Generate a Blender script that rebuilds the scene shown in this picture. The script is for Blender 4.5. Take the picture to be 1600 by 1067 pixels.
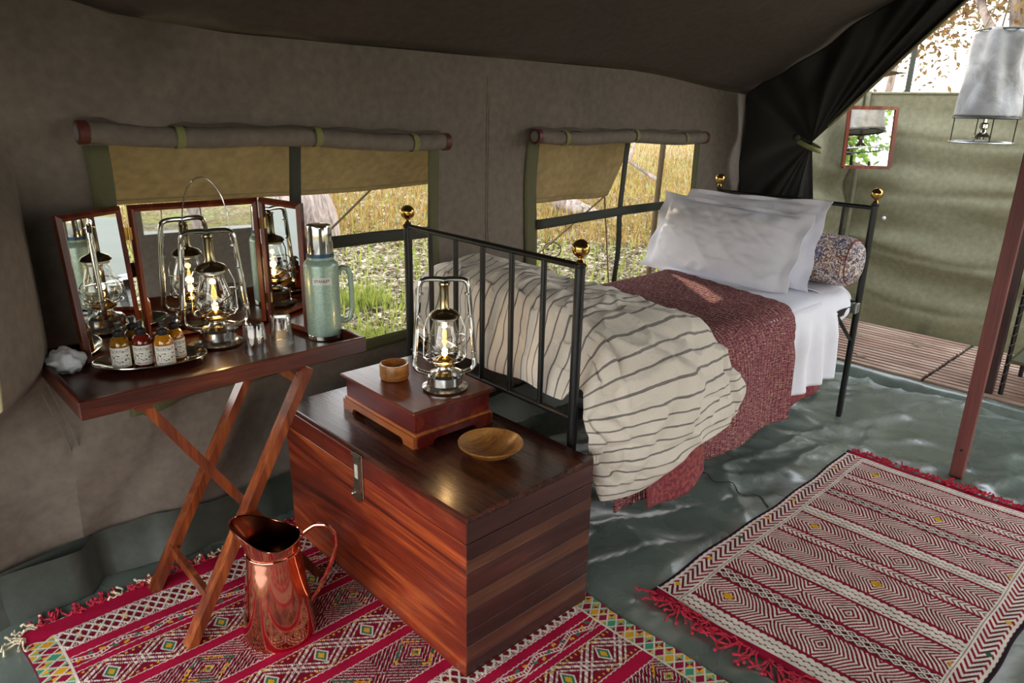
import bpy, bmesh, math, random
import numpy as np
from mathutils import Vector, Matrix, noise as mn
random.seed(7); rng = np.random.default_rng(7)
S = bpy.context.scene; C = S.collection; PI = math.pi
for o in list(bpy.data.objects): bpy.data.objects.remove(o)

# ------------------------------------------------------------------ camera, world, sun
cd = bpy.data.cameras.new('camera'); cam = bpy.data.objects.new('camera', cd); C.objects.link(cam); S.camera = cam
FPX, PITCH, ROLL, YAW = 1131.7, .3190, .01995, .8073
cd.sensor_width = 36; cd.lens = FPX/1600*36; cd.clip_start = .05; cd.clip_end = 300
F = Vector((math.cos(YAW)*math.cos(PITCH), math.sin(YAW)*math.cos(PITCH), -math.sin(PITCH)))
r = Vector((math.sin(YAW), -math.cos(YAW), 0)); u = r.cross(F)
r2 = math.cos(ROLL)*r + math.sin(ROLL)*u; u2 = -math.sin(ROLL)*r + math.cos(ROLL)*u
m = Matrix((r2, u2, -F)).transposed().to_4x4(); m.translation = Vector((0, 0, 1.5)); cam.matrix_world = m

w = bpy.data.worlds.new('world'); S.world = w; w.use_nodes = True
nt = w.node_tree; bg = nt.nodes['Background']
tc = nt.nodes.new('ShaderNodeTexCoord'); sp = nt.nodes.new('ShaderNodeSeparateXYZ'); rp = nt.nodes.new('ShaderNodeValToRGB')
nt.links.new(tc.outputs['Generated'], sp.inputs[0]); nt.links.new(sp.outputs['Z'], rp.inputs[0])
rp.color_ramp.elements[0].color = (1.0, .95, .86, 1); rp.color_ramp.elements[0].position = 0
rp.color_ramp.elements[1].color = (.86, .91, 1, 1); rp.color_ramp.elements[1].position = .7
nt.links.new(rp.outputs[0], bg.inputs[0]); bg.inputs[1].default_value = 3.4

sl = bpy.data.lights.new('sun', 'SUN'); sun = bpy.data.objects.new('sun', sl); C.objects.link(sun)
sl.energy = 3.6; sl.angle = math.radians(.6); sl.color = (1, .84, .6)
SD = Vector((.61*math.cos(.56), .79*math.cos(.56), math.sin(.56)))
sun.rotation_euler = SD.to_track_quat('Z', 'Y').to_euler(); sun.location = (6, 8, 6)
S.view_settings.view_transform = 'Standard'; S.view_settings.look = 'None'; S.view_settings.gamma = 1
S.view_settings.use_curve_mapping = False; S.view_settings.exposure = 0.62

# ------------------------------------------------------------------ helpers
def lin(c):
    return tuple(((v/255)/12.92 if v/255 <= .04045 else ((v/255+.055)/1.055)**2.4) for v in c)
class MB:
    def __init__(s): s.v = []; s.f = []; s.uv = None
    def add(s, vs, fs):
        n = len(s.v); s.v += [tuple(p) for p in vs]; s.f += [tuple(i+n for i in f) for f in fs]; return s
    def box(s, x0, x1, y0, y1, z0, z1, b=0):
        if b <= 0:
            vs = [(x, y, z) for x in (x0, x1) for y in (y0, y1) for z in (z0, z1)]
            return s.add(vs, [(0,1,3,2),(4,6,7,5),(0,4,5,1),(2,3,7,6),(0,2,6,4),(1,5,7,3)])
        bm = bmesh.new(); bmesh.ops.create_cube(bm, size=1)
        for v in bm.verts: v.co = ((x0+x1)/2+v.co.x*(x1-x0), (y0+y1)/2+v.co.y*(y1-y0), (z0+z1)/2+v.co.z*(z1-z0))
        bmesh.ops.bevel(bm, geom=list(bm.edges), offset=b, segments=1, affect='EDGES')
        bm.verts.index_update(); s.add([v.co[:] for v in bm.verts], [[v.index for v in f.verts] for f in bm.faces]); bm.free(); return s
    def beam(s, a, b, wdt, hgt, up=(0, 0, 1)):
        a = Vector(a); b = Vector(b); d = (b-a).normalized(); x = d.cross(Vector(up)).normalized(); y = x.cross(d)
        vs = [p+x*i*wdt/2+y*j*hgt/2 for p in (a, b) for i, j in ((-1,-1),(1,-1),(1,1),(-1,1))]
        return s.add(vs, [(3,2,1,0),(4,5,6,7),(0,1,5,4),(1,2,6,5),(2,3,7,6),(3,0,4,7)])
    def tube(s, pts, rad, n=8, closed=False, cap=True):
        pts = [Vector(p) for p in pts]; N = len(pts); rs = rad if hasattr(rad, '__len__') else [rad]*N
        ref = None; rings = []
        for i, p in enumerate(pts):
            a = pts[(i-1) % N] if (closed or i) else p; c = pts[(i+1) % N] if (closed or i < N-1) else p
            d = (c-a).normalized() if (c-a).length > 1e-9 else Vector((0, 0, 1))
            if ref is None: ref = d.orthogonal().normalized()
            ref = (ref-d*ref.dot(d)); ref = ref.normalized() if ref.length > 1e-6 else d.orthogonal().normalized()
            q = d.cross(ref)
            rings.append([p+(ref*math.cos(2*PI*k/n)+q*math.sin(2*PI*k/n))*rs[i] for k in range(n)])
        vs = [v for rg in rings for v in rg]; fs = []
        for i in range(N if closed else N-1):
            for k in range(n):
                j = (i+1) % N; fs.append((i*n+k, i*n+(k+1) % n, j*n+(k+1) % n, j*n+k))
        if cap and not closed: fs += [tuple(reversed(range(n))), tuple((N-1)*n+k for k in range(n))]
        return s.add(vs, fs)
    def lathe(s, prof, n=32, c=(0, 0, 0), axis='z', sx=1, sy=1):
        vs = []; fs = []
        for (R, z) in prof:
            for k in range(n):
                a = 2*PI*k/n; p = (R*sx*math.cos(a), R*sy*math.sin(a), z)
                if axis == 'y': p = (p[0], p[2], -p[1])
                if axis == 'x': p = (p[2], p[0], p[1])
                vs.append((p[0]+c[0], p[1]+c[1], p[2]+c[2]))
        for i in range(len(prof)-1):
            for k in range(n): fs.append((i*n+k, i*n+(k+1) % n, (i+1)*n+(k+1) % n, (i+1)*n+k))
        if prof[0][0] > 1e-5: pass
        return s.add(vs, fs)
    def ball(s, c, R, n=16, sz=1):
        return s.lathe([(R*math.sin(PI*i/n)+1e-6, -R*sz*math.cos(PI*i/n)) for i in range(n+1)], n*2, c)
    def prism(s, poly, a, b, plane='xz'):   # poly 2-D extruded on the third axis
        def P(q, t): return (q[0], t, q[1]) if plane == 'xz' else ((t, q[0], q[1]) if plane == 'yz' else (q[0], q[1], t))
        n = len(poly); vs = [P(q, a) for q in poly]+[P(q, b) for q in poly]
        return s.add(vs, [tuple(range(n)), tuple(reversed(range(n, 2*n)))]+[(i, i+n, (i+1) % n+n, (i+1) % n) for i in range(n)])
    def grid(s, nu, nv, fn, uvfn=None, wrapu=False, skip=None):
        base = len(s.v); 
        for j in range(nv+1):
            for i in range(nu if wrapu else nu+1): s.v.append(tuple(fn(i/nu, j/nv)))
        W = nu if wrapu else nu+1
        for j in range(nv):
            for i in range(nu):
                if skip and skip(i, j): continue
                s.f.append((base+j*W+i, base+j*W+(i+1) % W, base+(j+1)*W+(i+1) % W, base+(j+1)*W+i))
        if uvfn:
            if s.uv is None: s.uv = []
            for j in range(nv+1):
                for i in range(nu if wrapu else nu+1): s.uv.append(uvfn(i/nu, j/nv))
        return s
def wloc(p):
    v = Vector((0, 0, 0))
    while p is not None: v = v+p.location; p = p.parent
    return v
def obj(name, mb, mt, parent=None, world=True, smooth=30, mods=(), label=None, loc=None, cols=None):
    """world=True: vertices are given in world space and moved into the (unrotated) parent's frame"""
    off = wloc(parent) if (world and parent is not None) else Vector((0, 0, 0))
    if loc is not None: off = off*0 + Vector(loc) if parent is None else off
    me = bpy.data.meshes.new(name)
    vs = [(a-off.x, b-off.y, c-off.z) for a, b, c in mb.v] if off.length > 0 else mb.v
    me.from_pydata(vs, [], mb.f); 
    if mb.uv is not None and len(mb.uv) == len(mb.v):
        lay = me.uv_layers.new(name='UVMap'); idx = np.empty(len(me.loops), int); me.loops.foreach_get('vertex_index', idx)
        lay.data.foreach_set('uv', np.array(mb.uv, dtype=np.float32)[idx].ravel())
    if cols is not None:
        ca = me.color_attributes.new('Col', 'FLOAT_COLOR', 'POINT'); ca.data.foreach_set('color', np.asarray(cols, dtype=np.float32).ravel())
    me.materials.append(mt)
    if smooth:
        me.polygons.foreach_set('use_smooth', [True]*len(me.polygons)); me.set_sharp_from_angle(angle=math.radians(smooth))
    bm = None
    o = bpy.data.objects.new(name, me); C.objects.link(o); o.parent = parent
    if parent is None and loc is not None: o.location = loc
    for kind, kw in mods:
        md = o.modifiers.new(kind, kind)
        for k, v in kw.items(): setattr(md, k, v)
    if label: o['label'] = label
    return o
def tag(o, label, cat, group=None, kind=None):
    o['label'] = label; o['category'] = cat
    if group: o['group'] = group
    if kind: o['kind'] = kind
    return o
def thing(name, label, cat, loc=(0, 0, 0), rz=0, group=None):
    o = bpy.data.objects.new(name, None); C.objects.link(o); o.location = loc; o.rotation_euler = (0, 0, rz); o.empty_display_size = .1
    return tag(o, label, cat, group)
def struct(o): o['kind'] = 'structure'; return o
def sempty(name, loc=(0, 0, 0)):
    o = bpy.data.objects.new(name, None); C.objects.link(o); o.location = loc; o['kind'] = 'structure'; return o
def copytree(o, loc, rz=None, label=None):
    c = o.copy(); C.objects.link(c); c.location = loc
    if rz is not None: c.rotation_euler = (0, 0, rz)
    if label: c['label'] = label
    for ch in list(o.children):
        d = ch.copy(); C.objects.link(d); d.parent = c
        for g in list(ch.children):
            e = g.copy(); C.objects.link(e); e.parent = d
    return c
def nz(x, y, z=0.0): return mn.noise(Vector((x, y, z)))
def sst(a, b, x):
    t = min(1, max(0, (x-a)/(b-a))); return t*t*(3-2*t)
def lerp(a, b, t): return a+(b-a)*t
def interp(tab, t):
    if t <= tab[0][0]: return tab[0][1]
    for (a, x), (b, y) in zip(tab, tab[1:]):
        if t <= b:
            k = (t-a)/(b-a); return x+(y-x)*k
    return tab[-1][1]

# ------------------------------------------------------------------ materials
class NT:
    def __init__(s, name):
        s.m = bpy.data.materials.new(name); s.m.use_nodes = True; s.t = s.m.node_tree; s.b = s.t.nodes['Principled BSDF']; s.out = s.t.nodes['Material Output']
    def n(s, typ, **kw):
        nd = s.t.nodes.new(typ)
        for k, v in kw.items():
            if k in nd.inputs and not hasattr(nd, k): nd.inputs[k].default_value = v
            else: setattr(nd, k, v)
        return nd
    def l(s, a, b): s.t.links.new(a, b)
    def coord(s, kind='Object', scale=(1, 1, 1), rot=(0, 0, 0)):
        tc = s.n('ShaderNodeTexCoord'); mp = s.n('ShaderNodeMapping'); s.l(tc.outputs[kind], mp.inputs[0])
        mp.inputs['Scale'].default_value = scale; mp.inputs['Rotation'].default_value = rot; return mp.outputs[0]
    def noise(s, vec, scale, detail=4, rough=.55, dist=0):
        nd = s.n('ShaderNodeTexNoise'); s.l(vec, nd.inputs['Vector'])
        nd.inputs['Scale'].default_value = scale; nd.inputs['Detail'].default_value = detail; nd.inputs['Roughness'].default_value = rough; nd.inputs['Distortion'].default_value = dist
        return nd.outputs['Fac']
    def ramp(s, fac, stops):
        nd = s.n('ShaderNodeValToRGB'); s.l(fac, nd.inputs[0]); e = nd.color_ramp.elements
        while len(e) < len(stops): e.new(.5)
        for el, (p, c) in zip(e, stops): el.position = p; el.color = (*c, 1)
        return nd.outputs[0]
    def math(s, op, a, b=None, clamp=False):
        nd = s.n('ShaderNodeMath', operation=op); nd.use_clamp = clamp
        for i, v in enumerate((a, b)):
            if v is None: continue
            if isinstance(v, (int, float)): nd.inputs[i].default_value = v
            else: s.l(v, nd.inputs[i])
        return nd.outputs[0]
    def mix(s, fac, a, b, blend='MIX'):
        nd = s.n('ShaderNodeMix', data_type='RGBA', blend_type=blend)
        for i, v in ((0, fac), (6, a), (7, b)):
            if isinstance(v, (int, float)): nd.inputs[i].default_value = v
            elif isinstance(v, tuple): nd.inputs[i].default_value = (*v, 1)
            else: s.l(v, nd.inputs[i])
        return nd.outputs[2]
    def bump(s, h, strength=.3, dist=.01):
        nd = s.n('ShaderNodeBump'); s.l(h, nd.inputs['Height']); nd.inputs['Strength'].default_value = strength; nd.inputs['Distance'].default_value = dist
        s.l(nd.outputs[0], s.b.inputs['Normal']); return nd
    def set(s, **kw):
        for k, v in kw.items():
            k = k.replace('_', ' ')
            i = s.b.inputs[k]
            if hasattr(v, 'node'): s.l(v, i)
            elif isinstance(v, tuple) and len(v) == 3: i.default_value = (*v, 1)
            else: i.default_value = v
        return s
def plain(name, rgb, rough=.5, metal=0, var=.12, sc=20, bump=0, **kw):
    t = NT(name); c = lin(rgb); v = t.coord(); n_ = t.noise(v, sc)
    t.set(Base_Color=t.ramp(n_, [(.3, tuple(x*(1-var) for x in c)), (.7, tuple(min(1, x*(1+var)) for x in c))]), Roughness=rough, Metallic=metal, **kw)
    if bump: t.bump(t.noise(v, sc*3), bump, .003)
    return t.m
def canvas(name, rgb, var=.15, trans=0, weave=900, rough=.85):
    t = NT(name); c = lin(rgb); v = t.coord(); n1 = t.noise(v, 1.7, 5, .6); n2 = t.noise(v, 30, 3)
    col = t.ramp(n1, [(.3, tuple(x*(1-var) for x in c)), (.7, tuple(x*(1+var) for x in c))])
    col = t.mix(.18, col, t.ramp(n2, [(.3, (.0, .0, .0)), (.75, tuple(min(1, x*1.7) for x in c))]))
    t.set(Base_Color=col, Roughness=rough)
    wv = t.noise(v, weave/3, 2); big = t.noise(v, 6, 5, .6, .5)
    t.bump(t.math('ADD', t.math('MULTIPLY', wv, .08), t.math('MULTIPLY', big, .45)), .4, .012)
    if trans:
        tr = t.n('ShaderNodeBsdfTranslucent'); t.l(col, tr.inputs[0]); mx = t.n('ShaderNodeMixShader'); mx.inputs[0].default_value = trans
        t.l(t.b.outputs[0], mx.inputs[1]); t.l(tr.outputs[0], mx.inputs[2]); t.l(mx.outputs[0], t.out.inputs[0])
    return t.m
def wood(name, dark, mid, light, axis='x', rough=.32, scale=1.0, coat=.3, dist=1.4):
    t = NT(name); s0 = {'x': (1.2, 14, 14), 'y': (14, 1.2, 14), 'z': (14, 14, 1.2)}[axis]
    v = t.coord(scale=tuple(q*scale for q in s0)); n1 = t.noise(v, .9, 6, .62, dist)
    v2 = t.coord(scale=tuple(q*scale*(6 if q > 2 else 2) for q in s0)); n2 = t.noise(v2, 1.5, 4, .6)
    v3 = t.coord(); n3 = t.noise(v3, 3.0*scale, 4, .55, .6)
    col = t.ramp(n1, [(.30, lin(dark)), (.5, lin(mid)), (.68, lin(light))])
    col = t.mix(t.math('MULTIPLY', t.math('SUBTRACT', n3, .42, True), 2.2, True), col, lin(dark))
    col = t.mix(.35, col, t.ramp(n2, [(.35, (.02, .01, .008)), (.6, (1, 1, 1))]), 'MULTIPLY')
    t.set(Base_Color=col, Roughness=t.math('ADD', t.math('MULTIPLY', n2, .25), rough-.1), Coat_Weight=coat, Coat_Roughness=.18)
    t.bump(n2, .06, .0015); return t.m
M = {}
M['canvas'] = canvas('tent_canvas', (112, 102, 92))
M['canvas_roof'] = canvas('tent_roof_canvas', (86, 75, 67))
M['sod'] = canvas('sod_cloth', (60, 66, 59), rough=.45)
M['olive'] = plain('olive_webbing', (88, 88, 58), .8, sc=200, bump=.4)
M['dkstrap'] = plain('dark_strap', (54, 58, 50), .85, sc=200, bump=.4)
M['lime'] = plain('pale_green_tape', (124, 126, 78), .8, sc=200, bump=.3)
M['piping'] = plain('pale_piping', (150, 142, 108), .8)
M['screen'] = canvas('screen_canvas', (128, 126, 102), .1, trans=.10)
M['curtain'] = canvas('black_shade_net', (34, 31, 29), .2, rough=.6)
M['flap'] = canvas('shade_flap_canvas', (182, 166, 128), .08, trans=.55)
M['iron'] = plain('black_painted_iron', (26, 27, 27), .32, .2, .3, 60, .25)
M['brass'] = plain('polished_brass', (196, 158, 88), .16, 1, .08)
M['steel'] = plain('polished_steel', (205, 203, 196), .12, 1, .05)
M['galv'] = plain('galvanised_steel', (178, 182, 182), .33, .9, .18, 40)
M['tank'] = plain('tinned_steel', (206, 206, 202), .2, 1, .08, 30)
M['silver'] = plain('silver_plate', (200, 196, 186), .12, 1, .05)
M['nickel'] = plain('worn_nickel', (182, 176, 158), .3, 1, .25, 60)
M['galvbrass'] = plain('smoky_brass', (150, 136, 104), .22, 1, .15)
M['copper'] = plain('polished_copper', (232, 160, 134), .08, 1, .16, 12)
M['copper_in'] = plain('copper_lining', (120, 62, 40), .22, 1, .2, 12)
M['black'] = plain('black_plastic', (34, 34, 36), .38)
M['mirror'] = plain('mirror_glass', (225, 228, 226), .015, 1, .0)
M['white'] = plain('white_cotton', (225, 226, 236), .85, 0, .02, 30, .12)
M['mattress'] = plain('mattress_ticking', (214, 214, 224), .9, 0, .03)
M['rag'] = plain('white_cloth_bundle', (215, 220, 226), .7, 0, .05, 30, .3)
M['darkcap'] = plain('dark_red_wood_cap', (82, 36, 28), .5, 0, .3, 60)
M['rope'] = plain('rope_fibre', (120, 104, 78), .9, 0, .2, 300, .5)
M['blue'] = plain('blue_plastic_ring', (28, 72, 108), .35)
M['mah'] = wood('mahogany_x', (44, 16, 10), (92, 34, 18), (142, 66, 34), 'x')
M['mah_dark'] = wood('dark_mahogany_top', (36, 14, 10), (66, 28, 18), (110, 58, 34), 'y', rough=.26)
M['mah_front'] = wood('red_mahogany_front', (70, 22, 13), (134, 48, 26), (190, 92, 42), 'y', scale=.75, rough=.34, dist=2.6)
M['mah_lid'] = wood('lid_edge_mahogany', (70, 18, 14), (118, 38, 24), (150, 70, 40), 'y')
M['plankA'] = wood('dark_plank', (40, 17, 14), (66, 28, 24), (92, 46, 38), 'x', coat=.1, rough=.42)
M['plankB'] = wood('brown_plank', (66, 36, 26), (96, 56, 40), (124, 80, 58), 'x', coat=.1, rough=.42)
M['leg'] = wood('table_leg_wood', (70, 26, 12), (128, 58, 26), (178, 96, 46), 'z')
M['frame'] = wood('mirror_frame_wood', (62, 22, 12), (112, 44, 24), (150, 72, 40), 'z', scale=1.5)
M['olivewood'] = wood('turned_bowl_wood', (100, 60, 26), (164, 110, 54), (196, 146, 82), 'x', scale=1.4, coat=.15)
M['boxtop'] = wood('box_lid_wood', (58, 22, 14), (100, 42, 26), (140, 74, 46), 'y')
M['boxside'] = wood('box_side_wood', (62, 12, 10), (104, 24, 18), (140, 50, 28), 'y')
M['boxfoot'] = wood('box_foot_wood', (126, 62, 26), (170, 92, 42), (196, 120, 62), 'y')
M['post'] = wood('red_tent_pole_wood', (92, 40, 36), (126, 62, 56), (150, 88, 78), 'z', coat=0, rough=.5)
M['slat'] = wood('deck_slat_wood', (158, 124, 108), (198, 166, 148), (226, 204, 186), 'y', coat=0, rough=.6)
def glassy(name, tint, rough=0.0, refl=.9, body=0):
    t = NT(name); tr = t.n('ShaderNodeBsdfTransparent'); tr.inputs[0].default_value = (*tint, 1)
    gl = t.n('ShaderNodeBsdfGlossy'); gl.inputs['Roughness'].default_value = .03; fr = t.n('ShaderNodeLayerWeight'); fr.inputs[0].default_value = .35
    mx = t.n('ShaderNodeMixShader'); t.l(t.math('MINIMUM', t.math('ADD', t.math('MULTIPLY', fr.outputs['Facing'], refl*.55), .07), .75), mx.inputs[0])
    t.l(tr.outputs[0], mx.inputs[1]); t.l(gl.outputs[0], mx.inputs[2]); t.l(mx.outputs[0], t.out.inputs[0]); return t.m
M['globe'] = glassy('lantern_glass', (.97, .97, .95))
M['tumbler'] = glassy('tumbler_glass', (.97, .98, .98), refl=1.5)
def emis(name, col, st):
    t = NT(name); t.set(Base_Color=col, Emission_Color=col, Emission_Strength=st); return t.m
M['flame'] = emis('flame', (1., .55, .14), 14)
t = NT('thermos_enamel'); v = t.coord(); n1 = t.noise(v, 160, 3)
t.set(Base_Color=t.ramp(n1, [(.35, lin((134, 160, 146))), (.7, lin((160, 184, 170)))]), Roughness=.34, Metallic=.25, Coat_Weight=.4); M['enamel'] = t.m
def liquid(name, a, b):
    t = NT(name); n = t.noise(t.coord(), 25, 2); t.set(Base_Color=t.ramp(n, [(.35, lin(a)), (.65, lin(b))]), Roughness=.06, Coat_Weight=1., Transmission_Weight=.25); return t.m
M['amber'] = liquid('amber_bottle', (166, 92, 10), (214, 146, 30)); M['ruby'] = liquid('dark_red_bottle', (88, 18, 10), (140, 38, 16)); M['amberdk'] = liquid('brown_bottle', (110, 66, 8), (190, 130, 24))
# paper label: uv.x around, uv.y up; engraved-looking vignette and script lines
t = NT('bottle_label_paper'); uv = t.coord('UV'); sx = t.n('ShaderNodeSeparateXYZ'); t.l(uv, sx.inputs[0]); X, Y = sx.outputs[0], sx.outputs[1]
def inside(t, v, a, b):
    return t.math('MULTIPLY', t.math('GREATER_THAN', v, a), t.math('LESS_THAN', v, b))
mp = t.coord('UV', (26, 9, 1)); nn = t.noise(mp, 1.6, 3); scr = t.math('GREATER_THAN', nn, .53)
mp2 = t.coord('UV', (9, 7, 1)); n2 = t.noise(mp2, 1.3, 5, .7); blob = t.math('GREATER_THAN', n2, .54)
title = t.math('MULTIPLY', scr, inside(t, Y, .74, .9)); title = t.math('MULTIPLY', title, inside(t, X, .1, .9))
vig = t.math('MULTIPLY', blob, inside(t, Y, .2, .62)); vig = t.math('MULTIPLY', vig, inside(t, X, .06, .94))
ban = t.math('MULTIPLY', inside(t, Y, .38, .56), inside(t, X, .3, .7)); vig = t.math('MULTIPLY', vig, t.math('SUBTRACT', 1, ban))
line = t.math('MULTIPLY', t.math('MULTIPLY', inside(t, Y, .06, .12), scr), inside(t, X, .1, .9))
line2 = t.math('MULTIPLY', t.math('MULTIPLY', inside(t, Y, .44, .49), scr), inside(t, X, .34, .66))
ink = t.math('MAXIMUM', t.math('MAXIMUM', title, vig), t.math('MAXIMUM', line, line2))
t.set(Base_Color=t.mix(ink, lin((226, 224, 214)), lin((70, 66, 60))), Roughness=.7); M['label'] = t.m
# striped duvet: uv.y = length along the path
t = NT('striped_duvet_cotton'); uv = t.coord('UV'); sx = t.n('ShaderNodeSeparateXYZ'); t.l(uv, sx.inputs[0])
wob = t.math('MULTIPLY', t.math('SUBTRACT', t.noise(t.coord(), 7, 3), .5), .018)
fr = t.math('FRACT', t.math('DIVIDE', t.math('ADD', sx.outputs[1], wob), .041)); st = t.math('LESS_THAN', fr, .15)
weave = t.noise(t.coord(), 400, 2)
col = t.mix(st, lin((212, 203, 190)), lin((104, 98, 92))); col = t.mix(.08, col, t.ramp(weave, [(.3, (.3, .28, .25)), (.7, (1, 1, 1))]))
t.set(Base_Color=col, Roughness=.9, Sheen_Weight=.15); t.bump(t.math('ADD', t.noise(t.coord(), 14, 5, .6, .8), t.math('MULTIPLY', weave, .1)), .5, .02); M['duvet'] = t.m
# kantha quilt
t = NT('kantha_quilt'); mp = t.coord('UV', (38, 260, 1)); n1 = t.noise(mp, 1.0, 2, .6, .4)
mpb = t.coord('UV', (60, 60, 1)); n2 = t.noise(mpb, 1, 3); mpc = t.coord('UV', (9, 9, 1)); n3 = t.noise(mpc, 1, 3)
base = t.ramp(n2, [(.36, lin((104, 22, 48))), (.46, lin((140, 46, 72))), (.52, lin((170, 118, 104))), (.58, lin((122, 40, 88))), (.66, lin((92, 84, 70)))])
thr = t.ramp(n1, [(.42, lin((70, 18, 40))), (.52, lin((156, 76, 92))), (.62, lin((206, 182, 152)))])
col = t.mix(.55, base, thr); col = t.mix(t.math('MULTIPLY', t.math('SUBTRACT', n3, .45, True), 1.6, True), col, lin((124, 52, 70)))
t.set(Base_Color=col, Roughness=.9); uvx = t.n('ShaderNodeSeparateXYZ'); t.l(t.coord('UV'), uvx.inputs[0])
wv = t.math('SINE', t.math('MULTIPLY', t.math('ADD', uvx.outputs[0], t.math('MULTIPLY', n3, .03)), 2*PI/.012))
t.bump(t.math('ADD', t.math('MULTIPLY', wv, .5), t.math('ADD', t.math('MULTIPLY', n1, .8), n3)), .9, .006); M['quilt'] = t.m
# floral print
def floral(name, ground, a, b, sc):
    t = NT(name); v = t.coord(); vo = t.n('ShaderNodeTexVoronoi', feature='F1'); t.l(v, vo.inputs['Vector']); vo.inputs['Scale'].default_value = sc
    rr = t.math('FRACT', t.math('MULTIPLY', vo.outputs['Distance'], 3.1)); ring = t.math('LESS_THAN', rr, .42)
    nn = t.noise(v, sc*2.4, 3, .6, .8); vein = t.math('LESS_THAN', t.math('ABSOLUTE', t.math('SUBTRACT', nn, .5)), .05)
    patt = t.math('MAXIMUM', t.math('MULTIPLY', ring, t.math('GREATER_THAN', t.noise(v, sc*1.3), .50)), vein)
    col = t.mix(patt, lin(ground), t.ramp(t.noise(v, sc*.7), [(.42, lin(a)), (.58, lin(b))])); t.set(Base_Color=col, Roughness=.85); t.bump(nn, .2, .003); return t.m
M['floral'] = floral('floral_print_cotton', (222, 210, 198), (116, 78, 70), (84, 82, 112), 24)
M['redprint'] = floral('red_print_cotton', (126, 28, 46), (150, 84, 66), (92, 34, 54), 90)
# tarpaulin floor
t = NT('green_tarpaulin'); v = t.coord(); n1 = t.noise(v, 2.0, 3, .5, 1.0); n2 = t.noise(v, 7, 3, .5, 1.0)
t.set(Base_Color=t.ramp(n1, [(.3, lin((76, 86, 79))), (.7, lin((106, 117, 109)))]), Roughness=t.math('ADD', t.math('MULTIPLY', n2, .22), .16), Specular_IOR_Level=.9, Coat_Weight=.9, Coat_Roughness=.28)
t.bump(t.math('ADD', n1, t.math('MULTIPLY', n2, .3)), .45, .03); M['tarp'] = t.m
# woven rug colour comes from the weave (vertex colour per knot)
t = NT('woven_wool_rug'); at = t.n('ShaderNodeAttribute', attribute_name='Col'); n1 = t.noise(t.coord(), 380, 2); n2 = t.noise(t.coord(), 5, 4)
col = t.mix(.25, at.outputs['Color'], t.ramp(n1, [(.3, (.25, .25, .25)), (.7, (1, 1, 1))]), 'MULTIPLY'); t.set(Base_Color=col, Roughness=.95, Specular_IOR_Level=.1)
t.bump(t.math('ADD', n1, t.math('MULTIPLY', n2, 2)), .5, .004); M['rug'] = t.m
M['fringe'] = plain('crimson_wool_fringe', (176, 34, 56), .95, 0, .3, 80, .4)
M['fringe2'] = plain('cream_wool_fringe', (214, 200, 168), .95, 0, .3, 80, .4)
t = NT('leafy_ground'); v = t.coord(); n1 = t.noise(v, 26, 5, .7); n2 = t.noise(v, .6, 4); n3 = t.noise(v, 3, 4)
a = t.ramp(n1, [(.35, lin((54, 48, 32))), (.5, lin((100, 90, 66))), (.62, lin((156, 146, 122)))])
b = t.ramp(n1, [(.35, lin((60, 52, 30))), (.5, lin((112, 94, 52))), (.65, lin((152, 132, 84)))])
col = t.mix(t.ramp(n2, [(.4, (0, 0, 0)), (.6, (1, 1, 1))]), a, b); col = t.mix(t.math('MULTIPLY', t.math('SUBTRACT', n3, .5, True), 3, True), col, lin((120, 138, 60)))
t.set(Base_Color=col, Roughness=.95, Specular_IOR_Level=.1); M['ground'] = t.m
def leafmat(name, stops, trans=.4):
    t = NT(name); n1 = t.noise(t.coord(), 9, 3, .7); col = t.ramp(n1, stops); t.set(Base_Color=col, Roughness=.7, Specular_IOR_Level=.2)
    tr = t.n('ShaderNodeBsdfTranslucent'); t.l(col, tr.inputs[0]); mx = t.n('ShaderNodeMixShader'); mx.inputs[0].default_value = trans
    t.l(t.b.outputs[0], mx.inputs[1]); t.l(tr.outputs[0], mx.inputs[2]); t.l(mx.outputs[0], t.out.inputs[0]); return t.m
M['dryleaf'] = leafmat('dry_leaves', [(.35, lin((78, 66, 48))), (.5, lin((140, 128, 106))), (.65, lin((196, 188, 170)))], .2)
M['drygrass'] = leafmat('golden_dry_grass', [(.35, lin((96, 78, 38))), (.5, lin((146, 120, 66))), (.65, lin((180, 156, 104)))], .3)
M['greengrass'] = leafmat('green_grass', [(.35, lin((92, 108, 46))), (.6, lin((156, 168, 84)))], .4)
M['treeleaf'] = leafmat('tree_leaves', [(.35, lin((96, 66, 50))), (.5, lin((150, 120, 84))), (.65, lin((112, 122, 64)))], .3)
M['greenleaf'] = leafmat('green_bush_leaves', [(.35, lin((60, 96, 34))), (.6, lin((150, 186, 92)))], .45)
t = NT('bark'); v = t.coord(scale=(8, 8, 1.5)); n1 = t.noise(v, 2, 6, .65, .6); t.set(Base_Color=t.ramp(n1, [(.35, lin((92, 82, 78))), (.6, lin((176, 160, 150)))]), Roughness=.95); t.bump(n1, .8, .02); M['bark'] = t.m
t = NT('mosquito_net'); tr = t.n('ShaderNodeBsdfTransparent'); mx = t.n('ShaderNodeMixShader'); mx.inputs[0].default_value = .07
t.set(Base_Color=lin((150, 145, 125)), Roughness=.9); t.l(tr.outputs[0], mx.inputs[1]); t.l(t.b.outputs[0], mx.inputs[2]); t.l(mx.outputs[0], t.out.inputs[0]); M['net'] = t.m
t = NT('shower_bag_canvas'); n1 = t.noise(t.coord(), 8, 5, .6, 1); t.set(Base_Color=t.ramp(n1, [(.3, lin((108, 106, 102))), (.7, lin((150, 150, 150)))]), Roughness=.5); t.bump(n1, .5, .01); M['bag'] = t.m

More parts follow.
